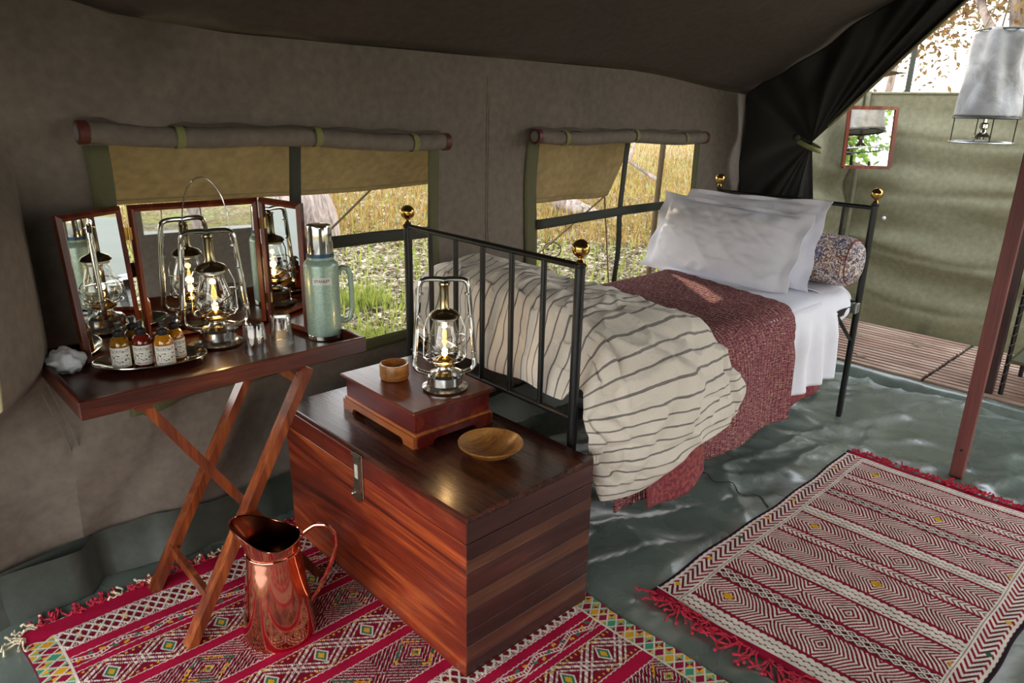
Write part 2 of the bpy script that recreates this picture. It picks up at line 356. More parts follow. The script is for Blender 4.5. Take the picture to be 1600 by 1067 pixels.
# ------------------------------------------------------------------ tent shell
RY, RZ = .70, 2.62            # ridge
def eave_z(x): return 1.70 - .012*x - .075*sst(3.0, 4.25, x) + .10*sst(1.0, .2, x)
W1 = (.63, 1.81, .58, 1.36); W2 = (2.43, 3.72, .48, 1.34)
def wall_y(x, z):
    s_ = (x*.8+z*1.1); y = 2.40 + .022*nz(x*1.3, z*1.1, 3) + .016*nz(x*4-z*2, z*3, 5)
    fold = max(0, math.sin((x*1.0+(1.7-z)*.55)*7.5+1.0))**3*.062*sst(.8, 1.5, z)*sst(1.9, .6, x)
    fr_ = max(0, math.sin((x-(1.7-z)*.25)*22))**2*.016*sst(3.75, 4.0, x)
    y += -fold-fr_
    # lower left: cloth bellies into the room
    y -= .07*sst(1.2, .45, x)*math.sin(PI*min(1, max(0, (z-.0)/.78)))**1.5
    y -= (.016*math.sin(x*9+z*4)+.022*math.sin((x*1.2-z*.9)*11)**3+.02*nz(x*5-z*4, x*2+z*2, 9))*sst(.80, .5, z)*sst(2.0, .9, x)
    return y
xs = sorted(set([round(.40+i*.045, 4) for i in range(87)] + list(W1[:2]) + list(W2[:2]) + [4.28])); xs = [x for x in xs if x <= 4.28]
NZ = 34
def zrow(k, x):
    return None
zs_base = sorted(set([round(i*.05, 3) for i in range(0, 34)] + [W1[2], W1[3], W2[2], W2[3]]))
mb = MB(); W = len(xs); H = len(zs_base)+1
for j in range(H):
    for x in xs:
        z = zs_base[j] if j < H-1 else eave_z(x)
        z = min(z, eave_z(x)); mb.v.append((x, wall_y(x, z), z))
for j in range(H-1):
    for i in range(W-1):
        xc = (xs[i]+xs[i+1])/2; zc = (zs_base[j]+(zs_base[j+1] if j+1 < len(zs_base) else 1.7))/2
        if any(a < xc < b and c < zc < d for a, b, c, d in (W1, W2)): continue
        mb.f.append((j*W+i, j*W+i+1, (j+1)*W+i+1, (j+1)*W+i))
wb = struct(obj('wall_back', mb, M['canvas'], smooth=60))
# raised flat-felled seams
def seam(pts, wd=.012, mat=None):
    m_ = MB(); m_.tube(pts, .0022, 6); m_.tube([(p[0]+wd*2, p[1], p[2]) for p in pts], .002, 6); return obj('seam', m_, mat or M['canvas'], wb, smooth=60)
seam([(.37+.04*math.sin(k/3), wall_y(.40, k*.05)-.007, k*.05+.15) for k in range(14)])
for sx_ in (2.12,):
    seam([(sx_, wall_y(sx_, z_/10)-.0005, z_/10) for z_ in range(4, 17)], .006)

# left corner: cloth turning round towards the open front gable
def cornerpt(a, z):
    # a 0..1 from door edge to back wall
    wz = sst(.50, .82, z)*sst(1.50, 1.15, z); wy_ = wall_y(.405, z)
    p0 = Vector((-.22, 2.26)).lerp(Vector((.222+.02*nz(z*3, 2), 1.945-.25*abs(z-.95)**1.3)), wz)
    p2 = Vector((.405, wy_)); p1 = Vector((.12, wy_+.01)).lerp(Vector((.36, 2.10)), wz)
    q = p0*(1-a)**2+p1*2*a*(1-a)+p2*a*a
    f_ = math.sin(PI*a)*(1-wz); q.y += f_*(.025*math.sin(a*7+z*5)+.02*nz(a*3, z*4))
    return (q.x, q.y, z)
mb = MB().grid(16, 34, lambda a, v_: cornerpt(a, v_*1.74)); wl = struct(obj('wall_left', mb, M['canvas'], smooth=60))
obj('door_piping', MB().tube([cornerpt(0, .05*k) for k in range(35)], .006, 6), M['piping'], wl)
# door flap pinned back outside the left corner
mb = MB().grid(10, 24, lambda a, v_: (lerp(-.35, .37, a)+.01*math.sin(v_*7), 2.02+.50*a+.01*math.sin(a*9+v_*4), lerp(.72, 1.42, v_)))
o = obj('door_flap', mb, M['curtain'], smooth=60, mods=(('SOLIDIFY', dict(thickness=.003)),)); tag(o, 'black door flap pinned back at the far left edge of the tent wall', 'tent flap')

# opposite wall (seen in the mirrors) with a window opening, roof, gable
NYW = -1.05
W3 = (.95, 2.3, .55, 1.40)
def nyp(x, z): return NYW - .03*nz(x*1.3, z) + .02*math.sin(x*8+z*3)
mb = MB(); xs3 = [round(-.8+.1*i, 2) for i in range(51)]; zs3 = [0, .1, .2, .3, .4, .55, .7, .85, 1.0, 1.2, 1.35, 1.5, 1.7]
xs3 = sorted(set(xs3+[W3[0]]))
for z in zs3:
    for x in xs3: mb.v.append((x, nyp(x, z), min(z, eave_z(x))))
for j in range(len(zs3)-1):
    for i in range(len(xs3)-1):
        xc = (xs3[i]+xs3[i+1])/2; zc = (zs3[j]+zs3[j+1])/2
        if (W3[0] < xc < W3[1] and W3[2] < zc < W3[3]) or (2.55 < xc < 3.95): continue
        mb.f.append((j*len(xs3)+i, j*len(xs3)+i+1, (j+1)*len(xs3)+i+1, (j+1)*len(xs3)+i))
struct(obj('wall_front', mb, M['canvas'], smooth=60))
def roofpt(a, b):   # a: x, b: 0 eave -> 1 ridge -> 2 other eave
    x = lerp(-.85, 4.28, a); ez = eave_z(max(0, x))
    if b <= 1:
        y = lerp(2.42, RY, b); z = lerp(ez, RZ, b) - .05*math.sin(PI*b)
        z += -.02*math.sin((x*2.2-b*3.5)*3)*sst(2.6, 4.2, x)*math.sin(PI*min(1, b*1.2)) + .006*nz(x*2, b*3)
    else:
        y = lerp(RY, NYW-.02, b-1); z = lerp(RZ, ez, b-1) - .05*math.sin(PI*(b-1))
    return (x, y, z)
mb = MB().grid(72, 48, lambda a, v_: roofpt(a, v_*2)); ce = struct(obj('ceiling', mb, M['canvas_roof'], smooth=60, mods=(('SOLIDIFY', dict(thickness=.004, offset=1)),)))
# eave seam rib and gable edge piping
obj('eave_seam', MB().tube([(x/20, 2.412, eave_z(x/20)-.003) for x in range(8, 86)], .005, 6), M['canvas_roof'], ce)
gx = 4.28
roofedge = [(gx, roofpt(1, k/20)[1], roofpt(1, k/20)[2]-.004) for k in range(21)]
obj('gable_piping', MB().tube(roofedge, .007, 6), M['piping'], ce)
obj('jamb_piping', MB().tube([(gx, 2.40+.006*math.sin(k), .05*k) for k in range(33)], .006, 6), M['piping'], wb)
# sheet edge beyond gable / right jamb of opposite side
# gable returns; upper front gable is unseen, added to keep upper walls dark
mb = MB().grid(6, 30, lambda a, v_: (gx-.005+.006*math.sin(v_*20+a*3), lerp(2.25, 2.415, a), 1.60*v_)); obj('gable_return', mb, M['canvas'], wb, smooth=60)
def fg(a, v_):
    y = lerp(NYW, 2.42, a); q = 1-abs(y-RY)/(2.42-RY) if y > RY else 1-abs(y-RY)/(RY-NYW); zt = lerp(1.78, RZ-.03, q); return (-.84, y, lerp(1.62, max(zt, 1.64), v_))
mb = MB().grid(30, 6, fg); struct(obj('wall_gable_added', mb, M['canvas_roof'], smooth=60))
# windows --------------------------------------------------------
def win(n, Wd, mull, bandz, lw, rw):
    x0, x1, z0, z1 = Wd; e = sempty(n, ((x0+x1)/2, 2.40, z0))
    def strip(nm, pa, pb, wd, mat, sag=0, off=-.008, axis='x'):
        def fn(a, v_):
            p = Vector(pa).lerp(Vector(pb), v_); p.z -= sag*math.sin(PI*v_); d = (a-.5)*wd
            q = (p.x+d, wall_y(p.x+d, p.z)+off, p.z) if axis == 'x' else (p.x, wall_y(p.x, p.z+d)+off+.004*math.sin(v_*9), p.z+d)
            return q
        return obj(nm, MB().grid(3, 26, fn), mat, e, mods=(('SOLIDIFY', dict(thickness=.004)),))
    strip('window_frame', (x0-lw/2+.006, 0, z0-.04), (x0-lw/2+.006, 0, z1), lw, M['olive'])
    strip('window_frame', (x1+rw/2-.006, 0, z0-.04), (x1+rw/2-.006, 0, z1), rw, M['olive'])
    strip('window_frame', (x0-.02, 0, z0-.018), (x1+.02, 0, z0-.018), .05, M['olive'], .0, -.010, 'z')
    for mx_ in mull: strip('mullion_strap', (mx_, 0, z0), (mx_+.035, 0, z1), .042, M['dkstrap'], 0, -.004)
    strip('cross_strap', (x0, 0, bandz), (x1, 0, bandz), .046, M['dkstrap'], -.012, -.012, 'z')
    obj('mosquito_net', MB().grid(14, 8, lambda a, v_: (lerp(x0, x1, a), 2.408, lerp(z0, z1, v_))), M['net'], e)
win('window_1', W1, (1.20,), .985, .06, .055)
win('window_2', W2, (3.05,), .955, .075, .05)
def roll(loc0, loc1, rad, label, ties):
    a = Vector(loc0); b = Vector(loc1); e = thing('rolled_window_flap', label, 'rolled blind', a.lerp(b, .5), 0, 'rolled window flaps')
    L_ = (b-a).length
    def fn(q, v_):
        th = q*2*PI; rr = rad*(1+.06*nz(v_*9, math.cos(th), math.sin(th))+.05*math.sin(th*1)) ; rr -= sum(.0035 for tt in ties if abs(v_-tt) < .012)
        p = a.lerp(b, v_); p.z -= .012*math.sin(PI*v_*3)*.6+.006*math.sin(PI*v_); return (p.x, p.y+rr*math.cos(th), p.z+rr*math.sin(th))
    obj('roll', MB().grid(20, 80, fn, wrapu=True), M['canvas'], e, smooth=60)
    obj('seam_flap', MB().grid(60, 3, lambda q, v_: (lerp(a.x, b.x, q), lerp(a.y+.035, a.y+.005, v_), lerp(a.z, b.z, q)+.022+.016*(1-v_)+.004*math.sin(q*40))), M['canvas'], e, smooth=60)
    for p, s_ in ((a, -1), (b, 1)):
        cp = obj('end_cap', MB().lathe([(1e-4, -.014*s_), (rad*.95, -.014*s_), (rad*1.08, -.008*s_), (rad*1.08, .016*s_), (rad*.8, .018*s_), (1e-4, .014*s_)], 24, p, 'x'), M['darkcap'], e)
        obj('cap_disc', MB().lathe([(1e-4, .021*s_), (rad*.72, .019*s_), (rad*.74, .012*s_)], 20, p, 'x'), plain('grey_disc', (110, 112, 108), .6), cp)
    for t_ in ties:
        p = a.lerp(b, t_); p.z -= .007*math.sin(PI*t_*3)
        obj('tie_strap', MB().grid(20, 2, lambda q, v_: (p.x+(v_-.5)*.024, p.y+(rad+.003)*math.cos(q*2*PI), p.z+(rad+.003)*math.sin(q*2*PI)), wrapu=True), M['lime'], e)
    return e
roll((.575, 2.345, 1.398), (1.85, 2.345, 1.346), .031, 'long rolled canvas window flap above the left window, behind the folding mirror', (.2, .56, .88))
roll((2.375, 2.345, 1.358), (3.715, 2.345, 1.330), .031, 'shorter looking rolled canvas window flap above the right window beside the bed', (.13, .52, .85))
# sod cloth at the foot of the wall
def sodz(x): return .16+.03*math.sin(x*3)+.02*nz(x*4, 1) - .04*sst(1.4, .8, x)
mb = MB().grid(90, 6, lambda a, v_: (lerp(.15, 4.27, a), (wall_y(max(.41, lerp(.15, 4.27, a)), .1) if lerp(.15, 4.27, a) > .41 else 2.36) - .034-.045*(1-v_)**2-.003*math.sin(a*60+v_*3), sodz(lerp(.15, 4.27, a))*v_+.004))
struct(obj('trim_1', mb, M['sod'], smooth=60))
mb = MB().grid(14, 6, lambda a, v_: (lerp(-.22, .42, a), lerp(2.26, wall_y(.42, .1)+.01, a)-.036-.045*(1-v_)**2, lerp(.17, sodz(.42), a)*v_+.004)); struct(obj('trim_2', mb, M['sod'], smooth=60))
# floor ----------------------------------------------------------
def rid(x, y, s_): return 1-abs(nz(x*s_, y*s_, 1.7))*2
def floorz(x, y):
    k = .006
    if x > 1.55 and y > -.9: k = .020
    z = k*(max(0, rid(x*.6+y*.3, y*1.1-x*.5, 2.6))**4) + k*.6*max(0, rid(x*.5-y*.2, x*.9+y*2.6, 1.9))**6 + k*.5*max(0, rid(x*1.6+y*.9, y*.5, 2.4))**7
    # radiating creases near the bed head leg
    dx, dy = x-3.3, y-1.15; d = math.hypot(dx, dy); an = math.atan2(dy, dx)
    z += .012*max(0, math.sin(an*7+nz(x*2, y*2)*2))**3*math.exp(-((d-.35)/.35)**2)
    for rx0, rx1, ry0, ry1 in ((1.62, 3.28, .14, 1.15), (.1, 1.6, .3, 2.28), (3.2, 3.45, .6, .78)):
        din = min(x-rx0, rx1-x, y-ry0, ry1-y)
        if din > 0: z *= 1-sst(0, .05, din)
    return z-.001
mb = MB().grid(230, 170, lambda a, v_: (lerp(-.85, 4.3, a), lerp(-1.05, 2.42, v_), floorz(lerp(-.85, 4.3, a), lerp(-1.05, 2.42, v_))))
fl = struct(obj('floor', mb, M['tarp'], smooth=80))
obj('floor_cord', MB().tube([(2.50+.02*math.sin(k), 1.45-.02*k, floorz(2.5, 1.45-.02*k)+.003) for k in range(18)], .0025, 5), M['dkstrap'], fl)
for q in ((-6.5, -.85, -4.5, 5.0), (-.85, 4.3, -4.5, -1.05)):  # dark sheets outside, added out of view to cut light bounced off the ground
    mb = MB().grid(30, 30, lambda a, v_: (lerp(q[0], q[1], a), lerp(q[2], q[3], v_), .004+.012*nz(a*9, v_*9)+.01)); o = struct(obj('floor', mb, M['sod'], smooth=60))
# threshold of tarpaulin rising to the duckboards
mb = MB().grid(60, 8, lambda a, v_: (4.22+.07*v_, lerp(-1.0, 2.35, a), .055*math.sin(v_*PI/2)+.004*nz(a*30, v_*3)+.002)); struct(obj('trim_3', mb, M['tarp'], smooth=60))

# ------------------------------------------------------------------ black curtain in the gable opening
TIE = Vector((4.20, 1.945, 1.315))
bd = []
for k in range(9): bd.append(Vector((4.2, lerp(1.74, 2.33, k/8), .08)))             # floor edge
for k in range(1, 9): bd.append(Vector((4.2, lerp(2.33, 2.36, k/8), lerp(.08, 1.56, k/8))))  # jamb
for k in range(1, 15): q = roofpt(1, k/14*.97); bd.append(Vector((4.2, q[1]-.03, q[2]+.012)))
bl = len(bd)
def curt(a, v_):
    t_ = a*(bl-1); i = min(bl-2, int(t_)); p = bd[i].lerp(bd[i+1], t_-i); rr = v_**.9
    q = TIE.lerp(p, rr); q += Vector((0, (p-TIE).normalized().z*-.02, 0))*(1-rr)*(1 if a > .5 else -1)
    ang = a*34; amp = .045*(rr*(1-rr)*3.2*.6+.28*rr)
    q.x = 4.17 + amp*math.sin(ang+1.2*nz(v_*2, a*5)) + .02*math.sin(ang*2.3)*rr; return q
e = thing('door_curtain', 'black shade-cloth door curtain gathered and tied back in the gable opening behind the bed', 'curtain', (4.2, 1.95, .08))
obj('cloth', MB().grid(230, 40, curt), M['curtain'], e, smooth=80, mods=(('SOLIDIFY', dict(thickness=.003)),))
obj('tieback', MB().grid(24, 2, lambda a, v_: (4.18+.05*math.cos(a*2*PI), 1.945+.075*math.sin(a*2*PI)*1.0, 1.30+.028*(v_-.5)-.03*math.sin(a*2*PI)*-1), wrapu=True), M['lime'], e, mods=(('SOLIDIFY', dict(thickness=.003)),))
obj('tie_knot', MB().ball((4.13, 2.0, 1.34), .022, 8), M['curtain'], e)
obj('hem_piping', MB().tube([curt(1, k/20)+Vector((0, -.004, 0)) for k in range(1, 21)], .008, 6), M['piping'], e, label='pale bound free edge')

# ------------------------------------------------------------------ washroom behind: screens, duckboards, mirror, shower
def scr(pa, pb, h, label, side):
    a = Vector(pa); b = Vector(pb); n_ = Vector((-(b-a).y, (b-a).x, 0)).normalized(); L_ = (b-a).length
    e = thing('canvas_screen', label, 'screen wall', a)
    def fn(q, v_):
        p = a.lerp(b, q); z = h*v_-.06*(1-v_); ph_ = z*17+q*4.5+2.4*nz(q*2.2, v_*3); f = (.030*math.sin(ph_)+.024*(1-abs(math.sin(ph_*.5+.8+nz(q*4, 3))))**3+.02*nz(q*7+z*3, z*8-q*4))*math.sin(PI*min(1, v_*.93+.07))**.6*(.9+1.1*nz(q*2.4, v_*4)) + .03*nz(q*5, v_*4)
        return (p.x+n_.x*f, p.y+n_.y*f, z+.0)
    obj('canvas', MB().grid(60, 90, fn), M['screen'], e, smooth=80)
    obj('top_hem', MB().tube([a.lerp(b, k/20)+Vector((n_.x*.03*nz(k/4, 4), n_.y*.03*nz(k/4, 4), h+.003)) for k in range(21)], .009, 6), M['screen'], e)
    return e
s1 = scr((5.50, 2.30, 0), (5.50, -1.3, 0), 1.605, 'olive canvas privacy screen facing the tent behind the slatted boards', 1)
obj('peg_button', MB().ball((5.46, 1.92, .77), .014, 6), M['white'], s1)
s2 = scr((4.24, 2.33, 0), (5.56, 2.20, 0), 1.605, 'olive canvas side screen between the black curtain and the hanging mirror', -1)
o = obj('screen_pole', MB().tube([(5.47, 2.17, 0), (5.47, 2.17, 1.62)], .017, 12), M['screen']); tag(o, 'canvas-sleeved corner pole of the privacy screens, under the hanging mirror', 'pole')
o = obj('screen_stake', MB().tube([(5.9, 2.07, 0), (5.9, 2.07, 2.3)], .02, 8), M['dkstrap']); tag(o, 'dark upright pole rising behind the olive screen under the trees', 'pole')
mb = MB().grid(20, 40, lambda a, v_: (lerp(4.28, 5.48, a), lerp(-1.2, 2.24, v_), -.004+.004*nz(a*9, v_*20))); struct(obj('floor', mb, M['sod'], smooth=60))  # dark sheet added under the slats so the gaps look shaded
ng = 17
for bi, (y0, y1, lb) in enumerate(((1.17, 2.12, 'left panel of slatted wooden duckboard behind the bed head'), (.35, 1.155, 'right panel of slatted wooden duckboard beside the tent pole'))):
    e = thing('duckboard', lb, 'duckboard', (4.8, (y0+y1)/2, 0), 0, 'duckboards')
    for k in range(ng):
        x = 4.34+k*.055
        obj('slat', MB().box(x-.0175, x+.0175, y0+.006*random.random(), y1-.006*random.random(), .045, .062, .002), M['slat'], e, smooth=0)
    for yy in (y0+.08, (y0+y1)/2, y1-.08): obj('batten', MB().box(4.32, 5.24, yy-.02, yy+.02, .001, .045), M['slat'], e, smooth=0)
# fallen leaf bits on the duckboard
for x, y, lb in ((5.1, 2.0, 'dry leaf on the duckboard, farthest back by the screen'), (4.9, 1.75, 'dry leaf on the middle of the duckboard behind the bed post'), (4.46, 1.95, 'dry leaf on the duckboard closest to the bed head'), (4.45, 1.55, 'dry leaf on the front edge of the left duckboard'), (4.95, 1.40, 'dry leaf near the joint between the two duckboards')):
    mb = MB().grid(4, 4, lambda a, v_: (x+(a-.5)*.05*(1-abs(v_-.5)), y+(v_-.5)*.06, .064+.012*math.sin(a*3)*v_))
    o = obj('fallen_leaf', mb, M['dryleaf'], loc=(0, 0, 0)); tag(o, lb, 'leaf', 'leaves on the duckboard')
# hanging mirror
def flatframe(mb, P, wd, dep):   # P: 4 corners (tl,tr,br,bl) in 3-D
    pass
e = thing('wall_mirror', 'small wood-framed mirror hanging on the olive screen left of the shower bag', 'mirror', (5.25, 2.02, 1.12))
A, B, Cc, D = Vector((5.12, 2.125, 1.125)), Vector((5.36, 1.910, 1.125)), Vector((5.385, 1.935, 1.51)), Vector((5.145, 2.150, 1.51))
for p, q in ((A, B), (B, Cc), (Cc, D), (D, A)):
    obj('frame_rail', MB().beam(p, q, .022, .022, (.7, .7, 0)), M['frame'], e, smooth=0)
obj('glass', MB().add([A, B, Cc, D, A+Vector((.01, 0, 0)), B+Vector((.01, 0, 0)), Cc+Vector((.01, 0, 0)), D+Vector((.01, 0, 0))], [(0, 1, 2, 3), (7, 6, 5, 4)]), M['mirror'], e, smooth=0)
# shower bag
SB = (5.0, 1.30)
e = thing('bucket_shower', 'grey canvas bucket shower hanging above the duckboards by the screen', 'shower', (SB[0], SB[1], 1.33))
def bagf(a, v_):
    th = a*2*PI; R0 = lerp(.165, .125, v_); c_, s_ = math.cos(th), math.sin(th)
    R0 += .016*math.sin(th*6+v_*2)*v_ + .01*nz(c_*3, s_*3, v_*4); pin = -.045*max(0, math.cos((th+2.2)))**6*math.sin(PI*min(1, v_*1.1))
    R0 += pin; return (SB[0]+R0*c_, SB[1]+R0*s_*1.02, 1.47+.46*v_+.012*math.cos(2*th)*v_)
obj('bag', MB().grid(56, 30, bagf, wrapu=True), M['bag'], e, smooth=80, mods=(('SOLIDIFY', dict(thickness=.003)),))
obj('bag_base', MB().lathe([(1e-4, 1.475), (.16, 1.47), (.167, 1.48)], 32, (SB[0], SB[1], 0)), M['bag'], e)
obj('bag_hoop', MB().tube([(SB[0]+.168*math.cos(k*PI/16), SB[1]+.168*math.sin(k*PI/16), 1.465) for k in range(32)], .005, 6, True), M['iron'], e)
obj('top_hoop', MB().tube([(SB[0]+.128*math.cos(k*PI/16), SB[1]+.128*math.sin(k*PI/16), 1.935) for k in range(32)], .006, 6, True), M['sod'], e)
obj('foot_ring', MB().tube([(SB[0]+.165*math.cos(k*PI/16), SB[1]+.165*math.sin(k*PI/16), 1.33) for k in range(32)], .005, 6, True), M['galv'], e)
for k in range(4):
    a = k*PI/2+.5; obj('ring_rod', MB().tube([(SB[0]+.16*math.cos(a), SB[1]+.16*math.sin(a), 1.33), (SB[0]+.16*math.cos(a), SB[1]+.16*math.sin(a), 1.465)], .003, 6), M['iron'], e)
obj('shower_head', MB().lathe([(1e-4, 1.345), (.045, 1.347), (.047, 1.36), (.018, 1.385), (.014, 1.40), (.024, 1.41), (.024, 1.43), (.012, 1.44), (.012, 1.475)], 20, (SB[0], SB[1], 0)), M['steel'], e)
for k in range(3):
    a = k*2*PI/3+.4; obj('hanging_rope', MB().tube([(SB[0]+.125*math.cos(a), SB[1]+.125*math.sin(a), 1.93), (SB[0]-.01, SB[1]-.01, 2.32), (SB[0]-.01, SB[1]-.01, 2.9)], .005, 6), M['rope'], e)

# tent pole, jamb post and shelf rack on the right
e = thing('tent_pole', 'reddish-brown square wooden tent pole standing behind the patterned rug', 'pole', (3.335, .69, 0))
obj('shaft', MB().box(3.32, 3.352, .664, .716, .001, 2.56, .003), M['post'], e, smooth=0)
obj('bolt', MB().lathe([(1e-4, 0), (.006, 0), (.006, .004)], 10, (3.318, .69, .13), 'x'), M['iron'], e)
o = obj('jamb_post', MB().box(4.36, 4.40, .83, .90, .062, 2.2, .003), wood('dark_post', (40, 14, 12), (62, 24, 20), (80, 36, 28), 'z')); tag(o, 'dark red upright board at the washroom doorway, behind the tent pole', 'post')
e = thing('shelf_rack', 'dark metal rack with hanging canvas shelves at the right edge of the photo', 'shelf rack', (4.5, .55, .062))
for x, y in ((4.40, .80), (4.40, .25), (4.80, .80), (4.80, .25)): obj('upright', MB().tube([(x, y, .062), (x, y, 1.35)], .012, 8), M['iron'], e)
for z in (.25, .55, .85, 1.15):
    sh = obj('shelf', MB().grid(8, 8, lambda a, v_: (lerp(4.4, 4.8, a), lerp(.25, .80, v_), z-.03*math.sin(PI*a)*math.sin(PI*v_))), M['screen'], e, smooth=60, mods=(('SOLIDIFY', dict(thickness=.004)),))
    obj('rail', MB().tube([(4.4, .25, z), (4.4, .80, z), (4.8, .80, z), (4.8, .25, z)], .008, 6, True), M['olive'], e)
obj('back_cloth', MB().grid(10, 14, lambda a, v_: (4.81+.012*math.sin(v_*14), lerp(.25, .8, a), lerp(.1, 1.3, v_))), M['screen'], e, smooth=60)
obj('lacing', MB().tube([(4.392+.012*math.cos(k*1.4), .80+.012*math.sin(k*1.4), .1+k*.012) for k in range(90)], .0025, 5), M['rope'], e)
# canvas skirt under duckboard right
# ------------------------------------------------------------------ outdoors
g = MB().grid(60, 60, lambda a, v_: (lerp(-30, 60, a), lerp(-30, 60, v_), -.05+.03*nz(a*30, v_*30))); struct(obj('ground', g, M['ground'], smooth=80))
def scatter(name, n, mat, label, cat, rfun, size, tall=False, group=None):
    P = []; 
    rr, th = rfun(n)
    x = rr*np.cos(th); y = rr*np.sin(th); s_ = size*(.6+.8*rng.random(n)); yaw = rng.random(n)*2*PI
    if tall:
        hx, hy = np.cos(yaw)*s_*.05, np.sin(yaw)*s_*.05; lx, ly = (rng.random(n)-.5)*s_*.7, (rng.random(n)-.5)*s_*.7
        v = np.stack([np.stack([x-hx, y-hy, np.full(n, -.04)], 1), np.stack([x+hx, y+hy, np.full(n, -.04)], 1), np.stack([x+lx, y+ly, s_*(.5+.6*rng.random(n))], 1)], 1).reshape(-1, 3)
        f = np.arange(3*n).reshape(-1, 3)
    else:
        z = -.04+rng.random(n)*.05; t1 = (rng.random((n, 4))-.5)*s_[:, None]*.8; q = []
        for k, (a, b) in enumerate(((-1, 0), (0, -.55), (1, 0), (0, .55))):
            q.append(np.stack([x+(a*np.cos(yaw)-b*np.sin(yaw))*s_, y+(a*np.sin(yaw)+b*np.cos(yaw))*s_, z+t1[:, k]+.01], 1))
        v = np.stack(q, 1).reshape(-1, 3); f = np.arange(4*n).reshape(-1, 4)
    m_ = MB(); m_.v = v.tolist(); m_.f = f.tolist(); o = obj(name, m_, mat, smooth=0); return tag(o, label, cat, None, 'stuff')
def rf(r0, r1, a0, a1, keep=None):
    def f(n):
        rr = np.exp(rng.uniform(math.log(r0), math.log(r1), n)); th = rng.uniform(a0, a1, n)
        bad = (rr*np.sin(th) < 2.75); rr = np.where(bad, 2.9/np.maximum(np.sin(th), .2)+rng.random(n), rr); return rr, th
    return f
scatter('leaf_litter', 80000, M['dryleaf'], 'pale dry leaves carpeting the ground outside the windows', 'leaves', rf(3, 13, .5, 1.4), .030)
scatter('dry_grass', 30000, M['drygrass'], 'golden dry grass growing beyond the leaf litter outside the tent', 'grass', rf(8.0, 34, .35, 1.4), .20, True)
scatter('green_grass', 9000, M['greengrass'], 'sparse green grass tufts among the dry leaves outside', 'grass', rf(4, 22, .4, 1.4), .16, True)
def tuft(c, n, R0, h, seed):
    r_ = np.random.default_rng(seed); m_ = MB()
    for k in range(n):
        a = r_.random()*2*PI; d = R0*math.sqrt(r_.random()); x = c[0]+d*math.cos(a); y = c[1]+d*math.sin(a); hh = h*(.5+r_.random()*.6); b_ = r_.random()*2*PI; ww = .006+.006*r_.random()
        m_.add([(x-ww*math.cos(b_), y-ww*math.sin(b_), -.04), (x+ww*math.cos(b_), y+ww*math.sin(b_), -.04), (x+(r_.random()-.5)*h, y+(r_.random()-.5)*h, hh)], [(0, 1, 2)])
    return m_
for k, (x, y, lb) in enumerate(((2.9, 4.7, 'bright green grass clump outside below the left window band, behind the green flask'), (2.35, 3.75, 'green weed clump on the leaves outside, between the flask handle and the bed post'), (4.75, 4.9, 'yellow-green clump outside the right window beside the looped rope'))):
    tag(obj('grass_clump', tuft((x, y), 380, .2, .16, k), M['greengrass'], smooth=0, loc=(0, 0, 0)), lb, 'grass clump')
def trunk(name, pts, rads, label, cat='tree', mat='bark'):
    pp = []; rr = []
    for i in range(len(pts)-1):
        for k in range(6):
            t_ = k/6; p = Vector(pts[i]).lerp(Vector(pts[i+1]), t_); j = .12*rads[i]; pp.append(p+Vector((nz(p.z*2, i)*j, nz(p.z*2, 9)*j, 0))); rr.append(lerp(rads[i], rads[i+1], t_)*(1+.1*nz(p.z*4, p.x*3)))
    pp.append(Vector(pts[-1])); rr.append(rads[-1])
    e = thing(name, label, cat, pts[0]); obj('trunk', MB().tube(pp, rr, 14), M[mat], e, smooth=70); return e
trunk('tree', ((3.58, 7.3, -.1), (3.52, 7.35, .6), (3.45, 7.4, 2.5), (3.3, 7.4, 4.2)), (.62, .50, .44, .36), 'thick grey tree trunk outside the left window behind the folding mirror')
def branch(name, pts, rads, label):
    o = obj(name, MB().tube(pts, rads, 8), M['bark'], smooth=60); return tag(o, label, 'branch')
branch('fallen_log', [(8.0, 7.9, .35), (7.5, 6.9, .2), (7.7, 6.4, .0), (7.9, 6.1, -.03)], [.10, .13, .12, .06], 'pale fallen log lying outside at the left of the right window')
branch('bare_sapling', [(9.1, 7.7, -.05), (9.15, 7.75, .6), (9.05, 7.85, 1.0), (9.2, 7.8, 1.5)], [.07, .06, .04, .02], 'short dark stump with bare twig beyond the right window flap')
branch('bare_branch', [(8.4, 5.9, .1), (8.6, 6.1, .5), (8.3, 6.4, .75), (8.7, 6.5, 1.3)], [.03, .035, .025, .02], 'crooked dark branch seen through the upper middle pane of the right window')
o = obj('awning_pole', MB().tube([(3.90, 2.80, -.04), (3.92, 2.74, 1.75)], .018, 8), M['rope']); tag(o, 'brown upright pole standing outside the right window, behind the pillows', 'pole')
# shade flaps propped outside the windows
def shade(x0, x1, y1, z1, label, pull):
    e = thing('window_awning_flap', label, 'awning', ((x0+x1)/2, 2.45, 1.4), 0, 'window awning flaps')
    def fn(a, v_):
        x = lerp(x0, x1, a); y = lerp(2.44, y1, v_); z = lerp(1.43, z1, v_)-.02*math.sin(PI*v_)
        z += v_*v_*.02*(-1+sum(math.exp(-((a-p)/.18)**2)*-.6 for p in pull)+2*abs(a-.5)*.4); return (x, y+.01*math.sin(a*14), z)
    obj('panel', MB().grid(50, 12, fn), M['flap'], e, smooth=60, mods=(('SOLIDIFY', dict(thickness=.002)),))
    obj('hem', MB().tube([fn(k/30, .93) for k in range(31)], .004, 5), M['piping'], e); return fn
f1 = shade(.50, 2.35, 2.66, 1.165, 'wide beige shade flap propped outside the left window', (.6,))
f2 = shade(2.38, 3.25, 2.63, 1.03, 'beige shade flap slanting outside the right window', (.9,))
